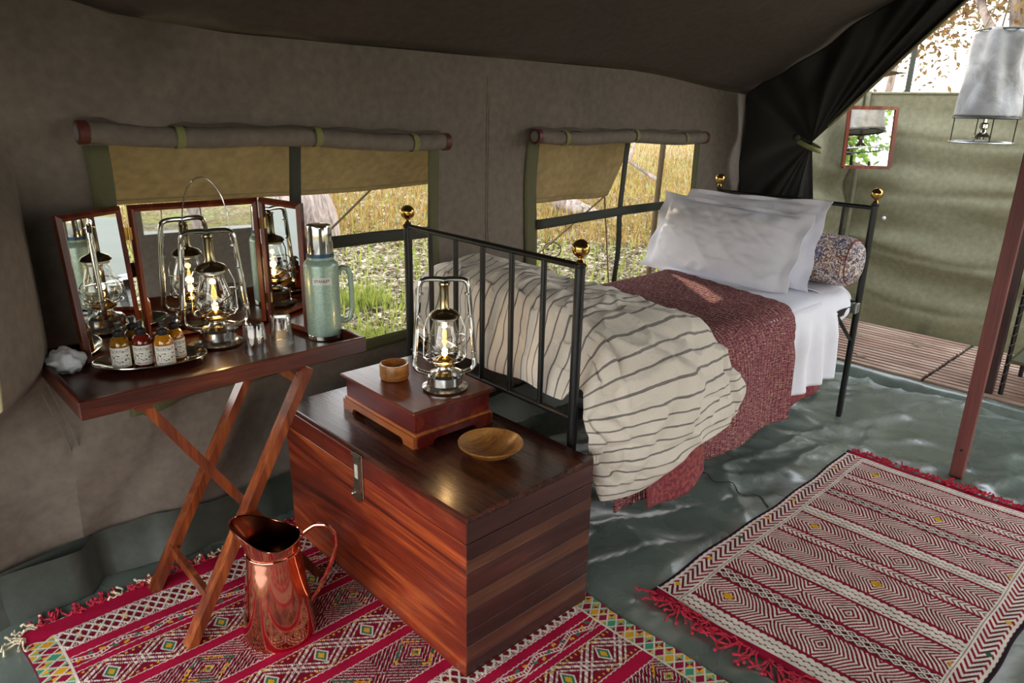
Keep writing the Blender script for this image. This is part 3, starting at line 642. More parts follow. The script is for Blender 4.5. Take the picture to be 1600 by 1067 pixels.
def rope(pts, label, tog=None):
    e = thing('guy_rope', label, 'rope', pts[-1]); obj('cord', MB().tube(pts, .005, 6), M['rope'], e)
    if tog is not None:
        a, b = Vector(tog[0]), Vector(tog[1]); obj('toggle', MB().beam(a, b, .04, .014, (0, 1, 0)), plain('pale_wood_toggle', (196, 160, 96), .6), e, label='pale wooden tensioning slider')
    return e
rope([f1(.65, 1), (1.58, 3.0, .84), (1.55, 3.6, .37), (1.53, 4.05, -.03)], 'thin guy rope with a pale wooden slider slanting outside the left window', ((1.59, 2.93, .93), (1.585, 3.05, .83)))
rope([f2(.97, 1), (3.2, 3.0, .70), (3.15, 3.5, .30), (3.1, 3.9, -.03)], 'guy rope running down to the left outside the right window')
rope([f2(.97, 1), (3.55, 2.85, .55), (3.95, 3.1, -.03)], 'guy rope running down to the right outside the right window')
loopc = (3.30, 3.10, .62); o = obj('rope_loop', MB().tube([(loopc[0]+.05*math.cos(a*.4), loopc[1]-.03*math.cos(a*.4), loopc[2]+.05*math.sin(a*.4)) for a in range(16)], .005, 6, True), M['rope']); tag(o, 'small loop of spare cord hanging from the guy rope outside the right window', 'rope')
# trees and bushes
def tree(name, base, h, spread, n, leaf, seed, label, lsz=.06, clump=26, trunk_r=.08):
    r_ = random.Random(seed); e = thing(name, label, 'tree' if h > 2 else 'bush', base, 0, None); bmx = MB(); tips = []
    def grow(p, d, L_, R0, dep):
        pts = [p]; q = p
        for k in range(4):
            d = (d+Vector((r_.uniform(-.25, .25), r_.uniform(-.25, .25), r_.uniform(-.1, .18)))).normalized(); q = q+d*L_/4; pts.append(q)
            if dep > 0 and k > 0:
                dd = (d+Vector((r_.uniform(-1, 1), r_.uniform(-1, 1), r_.uniform(-.2, .6)))).normalized(); grow(q, dd, L_*.62, R0*.55, dep-1)
        bmx.tube(pts, [R0*(1-.15*i) for i in range(5)], 6); tips.extend(pts[2:]) if dep < 2 else None
    b = Vector(base); grow(b, Vector((r_.uniform(-.1, .1), r_.uniform(-.1, .1), 1)), h*.6, trunk_r, 3)
    obj('branches', bmx, M['bark'], e, smooth=60)
    tp = np.array([t[:] for t in tips]); idx = rng.integers(0, len(tp), n); c = tp[idx]+rng.normal(0, spread, (n, 3)); c[:, 2] = np.maximum(c[:, 2], base[2]+.02)
    s_ = lsz*(.6+.8*rng.random(n))[:, None]; A_ = rng.normal(size=(n, 3)); A_ /= np.linalg.norm(A_, axis=1)[:, None]; B_ = np.cross(A_, rng.normal(size=(n, 3))); B_ /= np.linalg.norm(B_, axis=1)[:, None]
    v = np.stack([c-A_*s_, c-B_*s_*.5, c+A_*s_, c+B_*s_*.5], 1).reshape(-1, 3); m_ = MB(); m_.v = v.tolist(); m_.f = np.arange(4*n).reshape(-1, 4).tolist()
    lo = obj('foliage', m_, M[leaf], e, smooth=0); lo['kind'] = 'stuff'; return e
tree('tree', (9.5, 2.2, 0), 5.2, .42, 26000, 'treeleaf', 3, 'pale-leaved tree rising behind the screen, left of the shower bag', .045)
tree('tree', (10.5, 3.9, 0), 5.0, .42, 22000, 'treeleaf', 5, 'brownish open tree behind the screen and black curtain', .045)
tree('tree', (8.4, 1.2, 0), 4.8, .38, 18000, 'treeleaf', 8, 'sparse twiggy tree above the shower bag at the top right corner', .04)
for k, (x, y, h, lb) in enumerate(((9.5, 12.5, 1.5, 'golden bush far outside, beyond the trunk in the left window'), (15, 12, 1.9, 'golden bush far outside, left in the right window'), (19, 12, 2.2, 'tawny bush farthest off in the right window'))):
    tree('bush', (x, y, 0), h, .35, 2600, 'drygrass', 20+k, lb, .06, trunk_r=.04)
for k, (x, y) in enumerate(((1.8, -4.2), (3.6, -4.6), (.2, -4.8))):
    tree('bush', (x, y, 0), 3.4, .4, 5000, 'greenleaf', 30+k, ('green bush reflected in the middle of the folding mirror', 'green bush outside the open front side, right of the reflected one', 'green bush outside the open front side, nearest the camera')[k], .07)
# added unseen sheets: block sun at the windows, narrow gap lets a streak in
def sun_block(name, xa, xb, label):
    def fn(a, v_):
        y = lerp(2.46, 4.1, v_); x = lerp(xa(y), xb(y), a); return (x, y, lerp(1.80, 1.68, v_)-.02*math.sin(PI*v_)+.01*nz(x*3, y*3))
    o = obj(name, MB().grid(40, 20, fn), M['canvas_roof'], smooth=60, mods=(('SOLIDIFY', dict(thickness=.003)),)); tag(o, label, 'sun blocker')
gapx = lambda y: 3.79+(y-2.93)*.772
sun_block('sun_block_sheet', lambda y: -.8, lambda y: gapx(y)-.05, 'added unseen sheet blocking sun over the two side windows, left part')
sun_block('sun_block_sheet', lambda y: gapx(y)+.05, lambda y: 7.0, 'added unseen sheet blocking sun beyond the bed head, right part')
# ------------------------------------------------------------------ trunk
e = thing('storage_chest', 'large red-brown hardwood trunk with a metal hasp standing at the foot of the bed', 'chest', (1.265, 1.705, 0))
TX0, TX1, TY0, TY1, TH = 1.022, 1.512, 1.222, 2.190, .505
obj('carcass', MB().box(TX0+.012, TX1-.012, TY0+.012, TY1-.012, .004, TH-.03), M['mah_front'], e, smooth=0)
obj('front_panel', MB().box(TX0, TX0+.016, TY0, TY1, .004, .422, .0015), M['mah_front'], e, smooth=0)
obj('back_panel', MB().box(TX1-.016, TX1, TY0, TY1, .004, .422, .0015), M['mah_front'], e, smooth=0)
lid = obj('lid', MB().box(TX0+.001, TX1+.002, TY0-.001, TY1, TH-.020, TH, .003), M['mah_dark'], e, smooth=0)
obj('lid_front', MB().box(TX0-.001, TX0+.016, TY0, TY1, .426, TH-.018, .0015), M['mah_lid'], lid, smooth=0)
zs_ = [(.004, .055, 'A'), (.057, .105, 'B'), (.107, .155, 'A'), (.157, .215, 'A'), (.217, .265, 'B'), (.267, .335, 'A'), (.337, .375, 'B'), (.377, .424, 'A'), (.427, TH-.019, 'A')]
for z0, z1, k in zs_:
    for yy in ((TY0-.002, TY0+.014), (TY1-.014, TY1+.002)): obj('plank', MB().box(TX0+.001, TX1, yy[0], yy[1], z0, z1, .001), M['plank'+k], e, smooth=0, label='brown plank' if k == 'B' else 'dark red plank')
h = obj('hasp', MB().box(TX0-.005, TX0-.001, 1.700, 1.742, .345, .492, .0012), M['nickel'], e, smooth=0)
obj('hasp_arm', MB().prism([(1.705, .485), (1.737, .485), (1.737, .395), (1.742, .37), (1.752, .36), (1.748, .342), (1.728, .334), (1.712, .334), (1.705, .37)], TX0-.012, TX0-.006, 'yz'), M['nickel'], h, smooth=0)
obj('hasp_slot', MB().box(TX0-.0135, TX0-.011, 1.714, 1.729, .415, .46), plain('bright_slot', (232, 232, 214), .35, .4), h, smooth=0)
obj('hasp_hinge', MB().tube([(TX0-.01, 1.70, .489), (TX0-.01, 1.742, .489)], .005, 8), M['nickel'], h)
obj('hasp_knob', MB().ball((TX0-.014, 1.744, .355), .006, 6), M['nickel'], h)

# small raised box on the trunk
BC = Vector((1.305, 1.815, TH)); RZB = -.02
e = thing('small_wooden_box', 'small lidded mahogany box on bracket feet standing on the trunk', 'box', BC, RZB)
hx, hy = .150, .205
lidb = obj('lid', MB().box(-hx-.010, hx+.010, -hy-.010, hy+.010, .112, .124, .004), M['boxtop'], e, False, smooth=0)
obj('body', MB().box(-hx+.006, hx-.006, -hy+.006, hy-.006, .040, .113), M['boxside'], e, False, smooth=0)
obj('base_moulding', MB().box(-hx, hx, -hy, hy, .034, .046, .003), M['boxfoot'], e, False, smooth=0)
def bracket(L_): return [(-L_, 0), (-L_+.055, 0), (-L_+.060, .012), (-L_+.072, .018), (L_-.072, .018), (L_-.060, .012), (L_-.055, 0), (L_, 0), (L_, .038), (-L_, .038)]
for s_ in (-1, 1):
    obj('plinth', MB().prism(bracket(hy), s_*hx-.006, s_*hx+.006, 'yz'), M['boxfoot'], e, False, smooth=0)
    obj('plinth', MB().prism(bracket(hx-.006), s_*hy-.006, s_*hy+.006, 'xz'), M['boxside'], e, False, smooth=0)

# cup-shaped bowl and shallow dish
e = thing('wooden_cup', 'small straight-sided turned wooden bowl on the little box beside the lantern', 'bowl', (1.262, 1.875, TH+.1245))
obj('bowl', MB().lathe([(1e-4, .0), (.038, .0), (.045, .003), (.048, .012), (.0475, .05), (.046, .054), (.041, .053), (.040, .02), (.030, .012), (1e-4, .011)], 40), M['olivewood'], e, False)
e = thing('wooden_dish', 'wide shallow turned wooden dish on the trunk top in front of the box', 'bowl', (1.292, 1.432, TH+.0005))
obj('bowl', MB().lathe([(1e-4, .0), (.034, .0), (.038, .003), (.070, .020), (.096, .043), (.097, .047), (.094, .048), (.070, .029), (.035, .013), (1e-4, .010)], 48), M['olivewood'], e, False)

# ------------------------------------------------------------------ hurricane lantern
def lantern(loc, rz, label, bail_up, sc=1.0):
    e = thing('hurricane_lantern', label, 'lantern', loc, rz, 'hurricane lanterns')
    def L(pr): return [(a*sc, b*sc) for a, b in pr]
    tk = obj('fuel_tank', MB().lathe(L([(1e-4, 0), (.064, 0), (.072, .003), (.073, .008), (.060, .014), (.056, .020), (.055, .046), (.048, .054), (.030, .059), (.024, .066), (.022, .074), (1e-4, .074)]), 40), M['tank'], e, False)
    obj('filler_cap', MB().lathe(L([(1e-4, .066), (.010, .066), (.014, .062), (.014, .052)]), 16, (.034*sc, -.025*sc, 0)), M['galv'], tk, False)
    br = obj('burner', MB().lathe(L([(.022, .074), (.036, .082), (.040, .088), (.040, .092), (.026, .094), (.018, .104), (.008, .110), (1e-4, .110)]), 28), M['brass'], e, False)
    obj('wick_wheel', MB().tube([(.02*sc, -.02*sc, .08*sc), (.05*sc, -.05*sc, .078*sc)], .0025*sc, 6).ball((.052*sc, -.052*sc, .078*sc), .008*sc, 6, .5), M['galv'], br, False)
    obj('glass_globe', MB().lathe(L([(.037, .094), (.048, .106), (.056, .126), (.056, .146), (.047, .178), (.038, .206), (.034, .228), (.035, .236)]), 40), M['globe'], e, False)
    obj('flame', MB().lathe(L([(1e-4, .108), (.008, .111), (.010, .117), (.007, .125), (.003, .134), (.0008, .141)]), 16, sy=.5), M['flame'], e, False)
    obj('globe_collar', MB().lathe(L([(.037, .228), (.040, .230), (.040, .240), (.034, .242), (.026, .243)]), 32), M['galv'], e, False)
    obj('hood', MB().lathe(L([(.046, .238), (.048, .242), (.040, .252), (.018, .262), (.015, .268), (.0145, .335), (.017, .340), (.016, .345), (1e-4, .347)]), 32), M['galvbrass'], e, False)
    for s_ in (-1, 1):
        P_ = [(s_*.030, .045), (s_*.060, .052), (s_*.086, .062), (s_*.095, .078), (s_*.093, .110), (s_*.086, .200), (s_*.077, .300), (s_*.074, .335), (s_*.068, .350), (s_*.054, .356), (0, .357)]
        pts = []
        for i in range(len(P_)-1):
            for k in range(4): pts.append(((lerp(P_[i][0], P_[i+1][0], k/4))*sc, 0, lerp(P_[i][1], P_[i+1][1], k/4)*sc))
        pts.append((0, 0, .354*sc))
        sm_ = [pts[0]]+[tuple((pts[i-1][q]+2*pts[i][q]+pts[i+1][q])/4 for q in range(3)) for i in range(1, len(pts)-1)]+[pts[-1]]
        fr_ = obj('side_tube', MB().tube(sm_, .0082*sc, 12), M['steel'], e, False)
        for zz, xx in ((.12, .092), (.24, .0795), (.31, .072)): obj('crimp', MB().tube([(s_*xx*sc, 0, (zz-.003)*sc), (s_*xx*sc, 0, (zz+.003)*sc)], .0096*sc, 12), M['steel'], fr_, False)
        obj('inner_wire', MB().tube([(s_*.055*sc, 0, .093*sc), (s_*.066*sc, .0, .11*sc), (s_*.064*sc, 0, .20*sc), (s_*.05*sc, 0, .236*sc)], .0022*sc, 6), M['steel'], e, False)
    for s_ in (-1, 1):
        mbw = MB()
        for q in (-1, 1):
            mbw.tube([(q*.066*sc*math.cos(t_*1.35), s_*(.058*math.sin(t_*PI/1.0) if False else .060*math.cos(t_*PI/2-PI/2 if t_ < 0 else t_*PI/2-PI/2))*sc if False else s_*(.060*math.sqrt(max(0, 1-(2*t_-1)**2))+.003)*sc, (.105+.075*t_)*sc) if False else ((q*(1-2*t_))*.066*sc, s_*(.063*math.sqrt(max(0, 1-(2*t_-1)**2))+.001)*sc, (.105+.07*t_)*sc) for t_ in [i/14 for i in range(15)]], .0016*sc, 6)
        mbw.tube([(math.cos(a)*.062*sc, s_*math.sin(a)*.060*sc, .103*sc) for a in [i*PI/16 for i in range(17)]], .0016*sc, 6)
        obj('guard_wire', mbw, M['steel'], e, False)
    if bail_up:
        pts = [(.092*math.cos(a)*sc*(1 if math.sin(a) < .5 else 1), .0, (.325+.19*math.sin(a)**.8)*sc) for a in [i*PI/24 for i in range(25)]]
        pts = [(p[0]*.72, 0, p[2]) for p in pts]
    else:
        pts = [(.084*math.cos(a)*sc*1.08, .125*math.sin(a)*sc, (.21-.14*math.sin(a))*sc) for a in [i*PI/24 for i in range(25)]]
    obj('bail_handle', MB().tube(pts, .0018*sc, 6), M['steel'], e, False)
    lp = bpy.data.lights.new('lantern_light', 'POINT'); lp.energy = .4; lp.color = (1, .60, .25); lp.shadow_soft_size = .012
    lo = bpy.data.objects.new('flame_light', lp); C.objects.link(lo); lo.parent = e; lo.location = (0, 0, .150*sc)
    return e
lantern((.815, 2.165, .7725), math.radians(-17), 'lit steel hurricane lantern with its handle up, in front of the folding mirror', True, .98)
lantern((1.335, 1.70, TH+.1245), math.radians(-38), 'lit hurricane lantern standing on the small box on the trunk', False, 1.0)

# ------------------------------------------------------------------ tray table
TT = .7705
e = thing('tray_table', 'dark mahogany tray-top table on folding crossed legs against the tent wall', 'table', (.75, 2.08, 0))
bx0, bx1, by0, by1 = .352, 1.150, 1.857, 2.352
obj('tray_board', MB().box(bx0+.004, bx1-.004, by0+.004, by1-.004, .757, TT), M['mah'], e, smooth=0)
obj('front_rim', MB().box(bx0, bx1, by0, by0+.014, .752, .800, .002), M['mah'], e, smooth=0)
obj('back_rim', MB().box(bx0, bx1, by1-.014, by1, .752, .800, .002), M['mah'], e, smooth=0)
mahy = wood('mahogany_y', (44, 16, 10), (92, 34, 18), (142, 66, 34), 'y')
obj('left_rim', MB().box(bx0, bx0+.014, by0+.013, by1-.013, .752, .800, .002), mahy, e, smooth=0)
obj('right_rim', MB().box(bx1-.014, bx1, by0+.013, by1-.013, .752, .800, .002), mahy, e, smooth=0)
for xx in (.50, .93): obj('under_rail', MB().box(xx-.02, xx+.02, by0+.02, by1-.02, .734, .757), M['mah'], e, smooth=0)
LF = ((.515, 1.850, .0), (.952, 1.872, .745)); LB = ((.525, 2.175, .0), (.952, 2.175, .745)); LC = ((.955, 1.905, .0), (.500, 1.905, .745))
for a, b in (LF, LB, LC): obj('leg', MB().beam(a, b, .026, .042, (0, 1, 0)), M['leg'], e, smooth=0)
lc2 = ((.955, 2.140, .0), (.500, 2.140, .745))
def onleg(L_, t_): return Vector(L_[0]).lerp(Vector(L_[1]), t_)
obj('stretcher', MB().beam(onleg(LF, .17)+Vector((0, .01, 0)), onleg(LB, .17), .016, .034), M['leg'], e, smooth=0)
obj('stretcher', MB().beam(onleg(LF, .95)+Vector((0, .01, 0)), onleg(LB, .95), .016, .03), M['leg'], e, smooth=0)
p = onleg(LF, .50); obj('pivot_screw', MB().lathe([(1e-4, -.0145), (.006, -.0135), (.0065, -.010), (.0065, .01)], 14, (p.x+.01, p.y, p.z), 'y'), M['brass'], e)

# folding three-panel mirror
def panel(parent, A, B, z0, z1, top_tilt=(0, 0)):
    # A,B plan positions; frame of four mitred rails + glass
    A = Vector((*A, z0)); B = Vector((*B, z0)); up = Vector((top_tilt[0], top_tilt[1], z1-z0)); d = (B-A).normalized(); n_ = d.cross(up).normalized(); w_ = .019
    C_, D_ = B+up, A+up
    p = obj('mirror_panel', MB().add([A+n_*.004, B+n_*.004, C_+n_*.004, D_+n_*.004, A-n_*.008, B-n_*.008, C_-n_*.008, D_-n_*.008], [(4, 5, 6, 7), (3, 2, 1, 0), (0, 1, 5, 4), (1, 2, 6, 5), (2, 3, 7, 6), (3, 0, 4, 7)]), M['mah'], parent, smooth=0)
    uu = up.normalized(); i0 = A+d*w_+uu*w_; i1 = B-d*w_+uu*w_; i2 = C_-d*w_-uu*w_; i3 = D_+d*w_-uu*w_
    obj('glass', MB().add([i0+n_*.006, i1+n_*.006, i2+n_*.006, i3+n_*.006], [(0, 1, 2, 3)]), M['mirror'], p, smooth=0)
    for (a, b, c, q) in ((A, B, i1, i0), (B, C_, i2, i1), (C_, D_, i3, i2), (D_, A, i0, i3)):
        f_ = n_*.013; m1 = (a+q)/2+n_*.015; m2 = (b+c)/2+n_*.015
        obj('frame_rail', MB().add([a+n_*.004, b+n_*.004, m2, m1, c+n_*.007, q+n_*.007], [(0, 1, 2, 3), (3, 2, 4, 5), (0, 3, 5), (1, 4, 2), (0, 5, 4, 1)]), M['frame'], p, smooth=0)
    return p
e = thing('folding_mirror', 'three-panel folding dressing mirror in mahogany frames standing on the tray table', 'mirror', (.8, 2.29, TT+.001))
z0, z1 = TT+.001, 1.192
panel(e, (.458, 2.222), (.645, 2.325), z0, z1, (-.015, -.0))
panel(e, (.652, 2.326), (1.032, 2.286), z0, z1, (0, 0))
panel(e, (1.042, 2.285), (1.078, 2.078), z0, z1, (0, 0))
for (x, y) in ((.646, 2.322), (1.038, 2.274)):
    for z in (.86, 1.11): obj('hinge', MB().box(x-.012, x+.012, y-.004, y+.002, z-.018, z+.018).tube([(x, y-.005, z-.018), (x, y-.005, z+.018)], .003, 8), M['brass'], e)

# oval silver tray
TC = Vector((.600, 2.118, TT+.0005)); ta = math.radians(-21)
e = thing('silver_tray', 'oval silver-plated tray holding the small pump bottles on the table', 'tray', TC, ta)
obj('tray', MB().lathe([(1e-4, .001), (.085, .001), (.100, .003), (.112, .010), (.122, .012), (.128, .015), (.130, .018), (.127, .0185), (.120, .015), (.110, .013), (.098, .006), (.085, .004), (1e-4, .004)], 64, sx=1.15, sy=.72), M['silver'], e, False)
obj('rim_bead', MB().tube([(.129*1.15*math.cos(k*PI/32), .129*.72*math.sin(k*PI/32), .018) for k in range(64)], .0022, 6, True), M['silver'], e, False)
def bottle(x, y, rz, mt, label):
    e = thing('pump_bottle', label, 'bottle', (x, y, TT+.005), rz, 'pump bottles on the silver tray')
    obj('bottle', MB().lathe([(1e-4, 0), (.0235, 0), (.026, .002), (.026, .064), (.025, .072), (.019, .084), (.0105, .090), (.009, .094), (1e-4, .094)], 32), M[mt], e, False)
    R_ = .0264
    mb = MB().grid(20, 8, lambda a, v_: (R_*math.cos(-PI/2-1.25+2.5*a), R_*math.sin(-PI/2-1.25+2.5*a), .005+.056*v_), lambda a, v_: (a, v_))
    obj('paper_label', mb, M['label'], e, False, label='white printed paper label')
    pc = obj('pump_collar', MB().lathe([(.0135, .089), (.0145, .091), (.014, .104), (.008, .107), (.006, .109), (.0055, .117), (1e-4, .117)], 24), M['black'], e, False)
    obj('pump_head', MB().lathe([(1e-4, .127), (.0075, .126), (.008, .121), (.007, .116), (1e-4, .116)], 16).tube([(0, 0, .123), (.004, .018, .123), (.005, .026, .119)], [.004, .0035, .002], 8), M['black'], pc, False)
    return e
va = math.radians(-18)
bottle(.528, 2.128, va-.15, 'amberdk', 'leftmost amber pump bottle with a white label at the front of the silver tray')
bottle(.581, 2.112, va, 'ruby', 'dark red pump bottle with a white label between two amber ones')
bottle(.625, 2.070, va+.1, 'amber', 'golden amber pump bottle nearest the front edge of the silver tray')
bottle(.668, 2.108, va+.6, 'amber', 'golden pump bottle with its label turned right, nearest the lantern')
bottle(.578, 2.172, va, 'amberdk', 'brown pump bottle half hidden behind the red one on the tray')

# tumblers upside down
def tumbler(x, y, rz, label):
    e = thing('glass_tumbler', label, 'glass', (x, y, TT+.0006), rz, 'upturned tumblers')
    n = 48; mb = MB(); prof_o = [(.0375, 0), (.0370, .004), (.0345, .040), (.0330, .050), (.0300, .088), (.0285, .0905)]; prof_i = [(1e-4, .078), (.026, .078), (.0285, .072), (.0320, .040), (.0355, 0)]
    def rad(R_, z, th):
        k = sst(.036, .046, z); return R_*(1-k*.10*(1-abs(math.cos(4.5*th))))
    vs = []; pr = [(1e-4, .0895)]+list(reversed(prof_o))+list(reversed(prof_i)); 
    outer = len(prof_o)+1
    for i, (R_, z) in enumerate(pr):
        for k in range(n):
            th = 2*PI*k/n; q = rad(R_, z, th) if 0 < i < outer else R_; vs.append((q*math.cos(th), q*math.sin(th), z))
    fs = [(i*n+k, (i+1)*n+k, (i+1)*n+(k+1) % n, i*n+(k+1) % n) for i in range(len(pr)-1) for k in range(n)]
    mb.add(vs, fs); obj('glass', mb, M['tumbler'], e, False, smooth=45); return e
tumbler(.868, 2.025, .2, 'upturned faceted glass tumbler directly beside the table lantern base')
tumbler(.966, 2.050, .5, 'upturned faceted glass tumbler nearer the green flask')
# crumpled cloth
def ragf(a, v_):
    th = a*2*PI; ph = v_*PI; R_ = .040*(1+.35*nz(math.cos(th)*math.sin(ph)*2.5, math.sin(th)*math.sin(ph)*2.5, math.cos(ph)*2.5)+.12*abs(nz(math.cos(th)*6, math.sin(th)*6, v_*7)))
    return (.405+R_*math.sin(ph)*math.cos(th)*1.15, 2.205+R_*math.sin(ph)*math.sin(th)*1.35, max(TT+.001, TT+.028-R_*math.cos(ph)*.85))
o = obj('cloth_bundle', MB().grid(40, 24, ragf, wrapu=True), M['rag'], smooth=80); tag(o, 'small crumpled white cloth bundle at the left end of the tray table', 'cloth')
# flask
FX, FY = 1.100, 2.020
e = thing('vacuum_flask', 'green enamelled vacuum flask with steel cup at the right end of the table', 'flask', (FX, FY, TT+.0006))
fb = obj('body', MB().lathe([(1e-4, .0), (.050, .0), (.0525, .002), (.0525, .012), (.0535, .013), (.0535, .235), (.052, .243), (.045, .252), (.042, .256), (.0425, .263), (.041, .266), (1e-4, .266)], 48), M['enamel'], e, False)
obj('foot_band', MB().lathe([(.0530, .001), (.0542, .003), (.0542, .014), (.0530, .016)], 48), M['steel'], e, False)
obj('blue_ring', MB().lathe([(.040, .262), (.0425, .264), (.0425, .274), (.0395, .275)], 40), M['blue'], e, False)
obj('steel_cup', MB().lathe([(.0395, .272), (.0405, .275), (.0385, .352), (.0365, .360), (.030, .363), (1e-4, .3635)], 40), M['steel'], e, False)
ha = math.radians(-17); hd = Vector((math.cos(ha), math.sin(ha), 0))
P_ = [(.050, .215), (.066, .222), (.082, .218), (.090, .200), (.092, .150), (.091, .085), (.084, .055), (.070, .046), (.050, .050)]
hp = obj('handle', MB().tube([(hd.x*a, hd.y*a, z) for a, z in P_], [.008, .009, .0095, .009, .0085, .0085, .009, .009, .008], 10), M['enamel'], e, False, smooth=60)
for z in (.21, .055): obj('handle_clamp', MB().box(-.008, .008, -.012, .012, z-.010, z+.010, .002), M['enamel'], hp, False).rotation_euler = (0, 0, ha)
for ch in hp.children: ch.location = (hd.x*.053, hd.y*.053, 0)
ba = math.radians(-90-10); R_ = .0537
def arcplate(R_, a0, hw, z0, z1, n=12):
    return MB().grid(n, 2, lambda a, v_: (R_*math.cos(a0+(a-.5)*hw), R_*math.sin(a0+(a-.5)*hw), lerp(z0, z1, v_)))
ba = math.radians(-118)
bdg = obj('badge', arcplate(.0542, ba, 1.10, .182, .205), plain('badge_silver', (206, 206, 198), .35, .2), e, False, label='silver name badge reading STANLEY')
def textmesh(txt, size):
    cu = bpy.data.curves.new('txt', 'FONT'); cu.body = txt; cu.size = size; cu.align_x = 'CENTER'; cu.align_y = 'CENTER'; cu.offset = size*.012
    to = bpy.data.objects.new('txt', cu); C.objects.link(to); dg = bpy.context.evaluated_depsgraph_get(); me = bpy.data.meshes.new_from_object(to.evaluated_get(dg)); bpy.data.objects.remove(to)
    m_ = MB(); m_.v = [v.co[:] for v in me.vertices]; m_.f = [tuple(p.vertices) for p in me.polygons]; return m_
tm = textmesh('STANLEY', .0118); R_ = .0546
tm.v = [(R_*math.cos(ba+x/R_), R_*math.sin(ba+x/R_), .194+y) for x, y, z in tm.v]
obj('badge_lettering', tm, M['black'], bdg, False, smooth=0)

# ------------------------------------------------------------------ copper jug
JS = .93
e = thing('copper_jug', 'tall polished copper jug with looped handle standing on the red rug', 'jug', (.738, 1.735, .006))
SDIR = math.radians(-38); # handle side direction (towards the right)
def jugR(z):
    return interp([(0, .100), (.012, .104), (.06, .100), (.16, .088), (.26, .076), (.298, .0725), (.302, .0745), (.306, .0725), (.34, .078), (.38, .084), (.44, .088)], z)
def jugf(a, v_, inner=0):
    th = a*2*PI; c_ = math.cos(th-SDIR)   # c_=1 handle side, -1 spout
    top = .326 + .072*((1-c_)/2)**2.2 + .016*((1+c_)/2)**3
    z = top*v_ ; R0 = jugR(z)-inner
    sp_ = max(0, -c_)**6*.026*sst(.30, .40, z); pinch = -.012*sst(.28, .36, z)*math.exp(-((abs(c_)-.3)/.35)**2)
    R0 += sp_
    return (R0*math.cos(th), R0*math.sin(th), z*JS)
obj('body', MB().grid(64, 60, lambda a, v_: jugf(a, v_), wrapu=True), M['copper'], e, False, smooth=60)
obj('lining', MB().grid(64, 30, lambda a, v_: jugf(a, .05+.945*v_, .0018), wrapu=True), M['copper_in'], e, False, smooth=60)
obj('base_disc', MB().lathe([(1e-4, .012), (.095, .012)], 40), M['copper_in'], e, False)
obj('rim', MB().tube([jugf(k/64, 1) for k in range(64)], .0025, 8, True), M['copper'], e, False)
obj('neck_band', MB().tube([(jugR(.30)*math.cos(k*PI/32)*1.02, jugR(.30)*math.sin(k*PI/32)*1.02, .300*JS) for k in range(64)], .0022, 8, True), M['copper'], e, False)
hd = Vector((math.cos(SDIR), math.sin(SDIR), 0)); P_ = [(.078, .312), (.092, .332), (.120, .352), (.152, .350), (.174, .325), (.177, .285), (.163, .235), (.140, .180), (.116, .130), (.095, .100)]
pts = []
for i in range(len(P_)-1):
    for k in range(4): pts.append((lerp(P_[i][0], P_[i+1][0], k/4), lerp(P_[i][1], P_[i+1][1], k/4)))
pts.append(P_[-1]); pts = [pts[0]]+[((pts[i-1][0]+2*pts[i][0]+pts[i+1][0])/4, (pts[i-1][1]+2*pts[i][1]+pts[i+1][1])/4) for i in range(1, len(pts)-1)]+[pts[-1]]
obj('handle', MB().tube([(hd.x*a, hd.y*a, z) for a, z in pts], .0058, 10), M['copper'], e, False)
obj('water', MB().lathe([(1e-4, .246), (.0735, .246)], 40), plain('dark_water', (30, 22, 16), .03), e, False)

# ------------------------------------------------------------------ iron bed
FN, FF, HN, HF = Vector((1.556, 1.348, 0)), Vector((1.572, 2.215, 0)), Vector((3.587, 1.310, 0)), Vector((3.587, 2.135, 0))
e = thing('iron_bedstead', 'black iron single bedstead with brass ball finials beside the tent wall', 'bed', (2.57, 1.75, 0))
def at(p, z): return Vector((p.x, p.y, z))
for p, top in ((FN, 1.055), (FF, 1.055), (HN, 1.075), (HF, 1.075)):
    po = obj('post', MB().tube([at(p, .001), at(p, .02), at(p, top)], [.013, .0155, .0155], 14), M['iron'], e)
    obj('collar', MB().lathe([(.0158, top-.004), (.018, top), (.018, top+.006), (.012, top+.010)], 16, (p.x, p.y, 0)), M['iron'], po)
    obj('finial', MB().lathe([(.010, top+.006), (.013, top+.012), (.009, top+.018), (.008, top+.024), (.011, top+.028)], 20, (p.x, p.y, 0)).ball((p.x, p.y, top+.052), .0265, 14), M['brass'], po, label='brass ball finial')
for a, b, zt, zb in ((FN, FF, 1.055, .575), (HN, HF, 1.062, .600)):
    obj('top_rail', MB().tube([at(a, zt), at(b, zt)], .0105, 12), M['iron'], e)
    obj('bottom_rail', MB().tube([at(a, zb), at(b, zb)], .0105, 12), M['iron'], e)
    for k in range(1, 6):
        q = a.lerp(b, k/6+.002); obj('spindle', MB().tube([at(q, zb), at(q, zt)], .0095, 12), M['iron'], e)
for a, b in ((FN, HN), (FF, HF)):
    obj('side_rail', MB().beam(at(a, .585), at(b, .585), .012, .034).beam(at(a, .600)+Vector((0, .012 if a is FN else -.012, 0)), at(b, .600)+Vector((0, .012 if a is FN else -.012, 0)), .03, .006), M['iron'], e, smooth=0)
    obj('brace', MB().beam(at(b, .40), at(b, .585)+Vector((-.24, 0, 0)), .018, .006), M['iron'], e, smooth=0)
for k in range(10):
    x = 1.68+.2*k; obj('bed_slat', MB().box(x-.03, x+.03, 1.36, 2.16, .604, .612), M['iron'], e, smooth=0)
obj('corner_clip', MB().box(3.54, 3.60, 1.296, 1.325, .555, .607, .004), M['galv'], e, smooth=0)
MT = .665
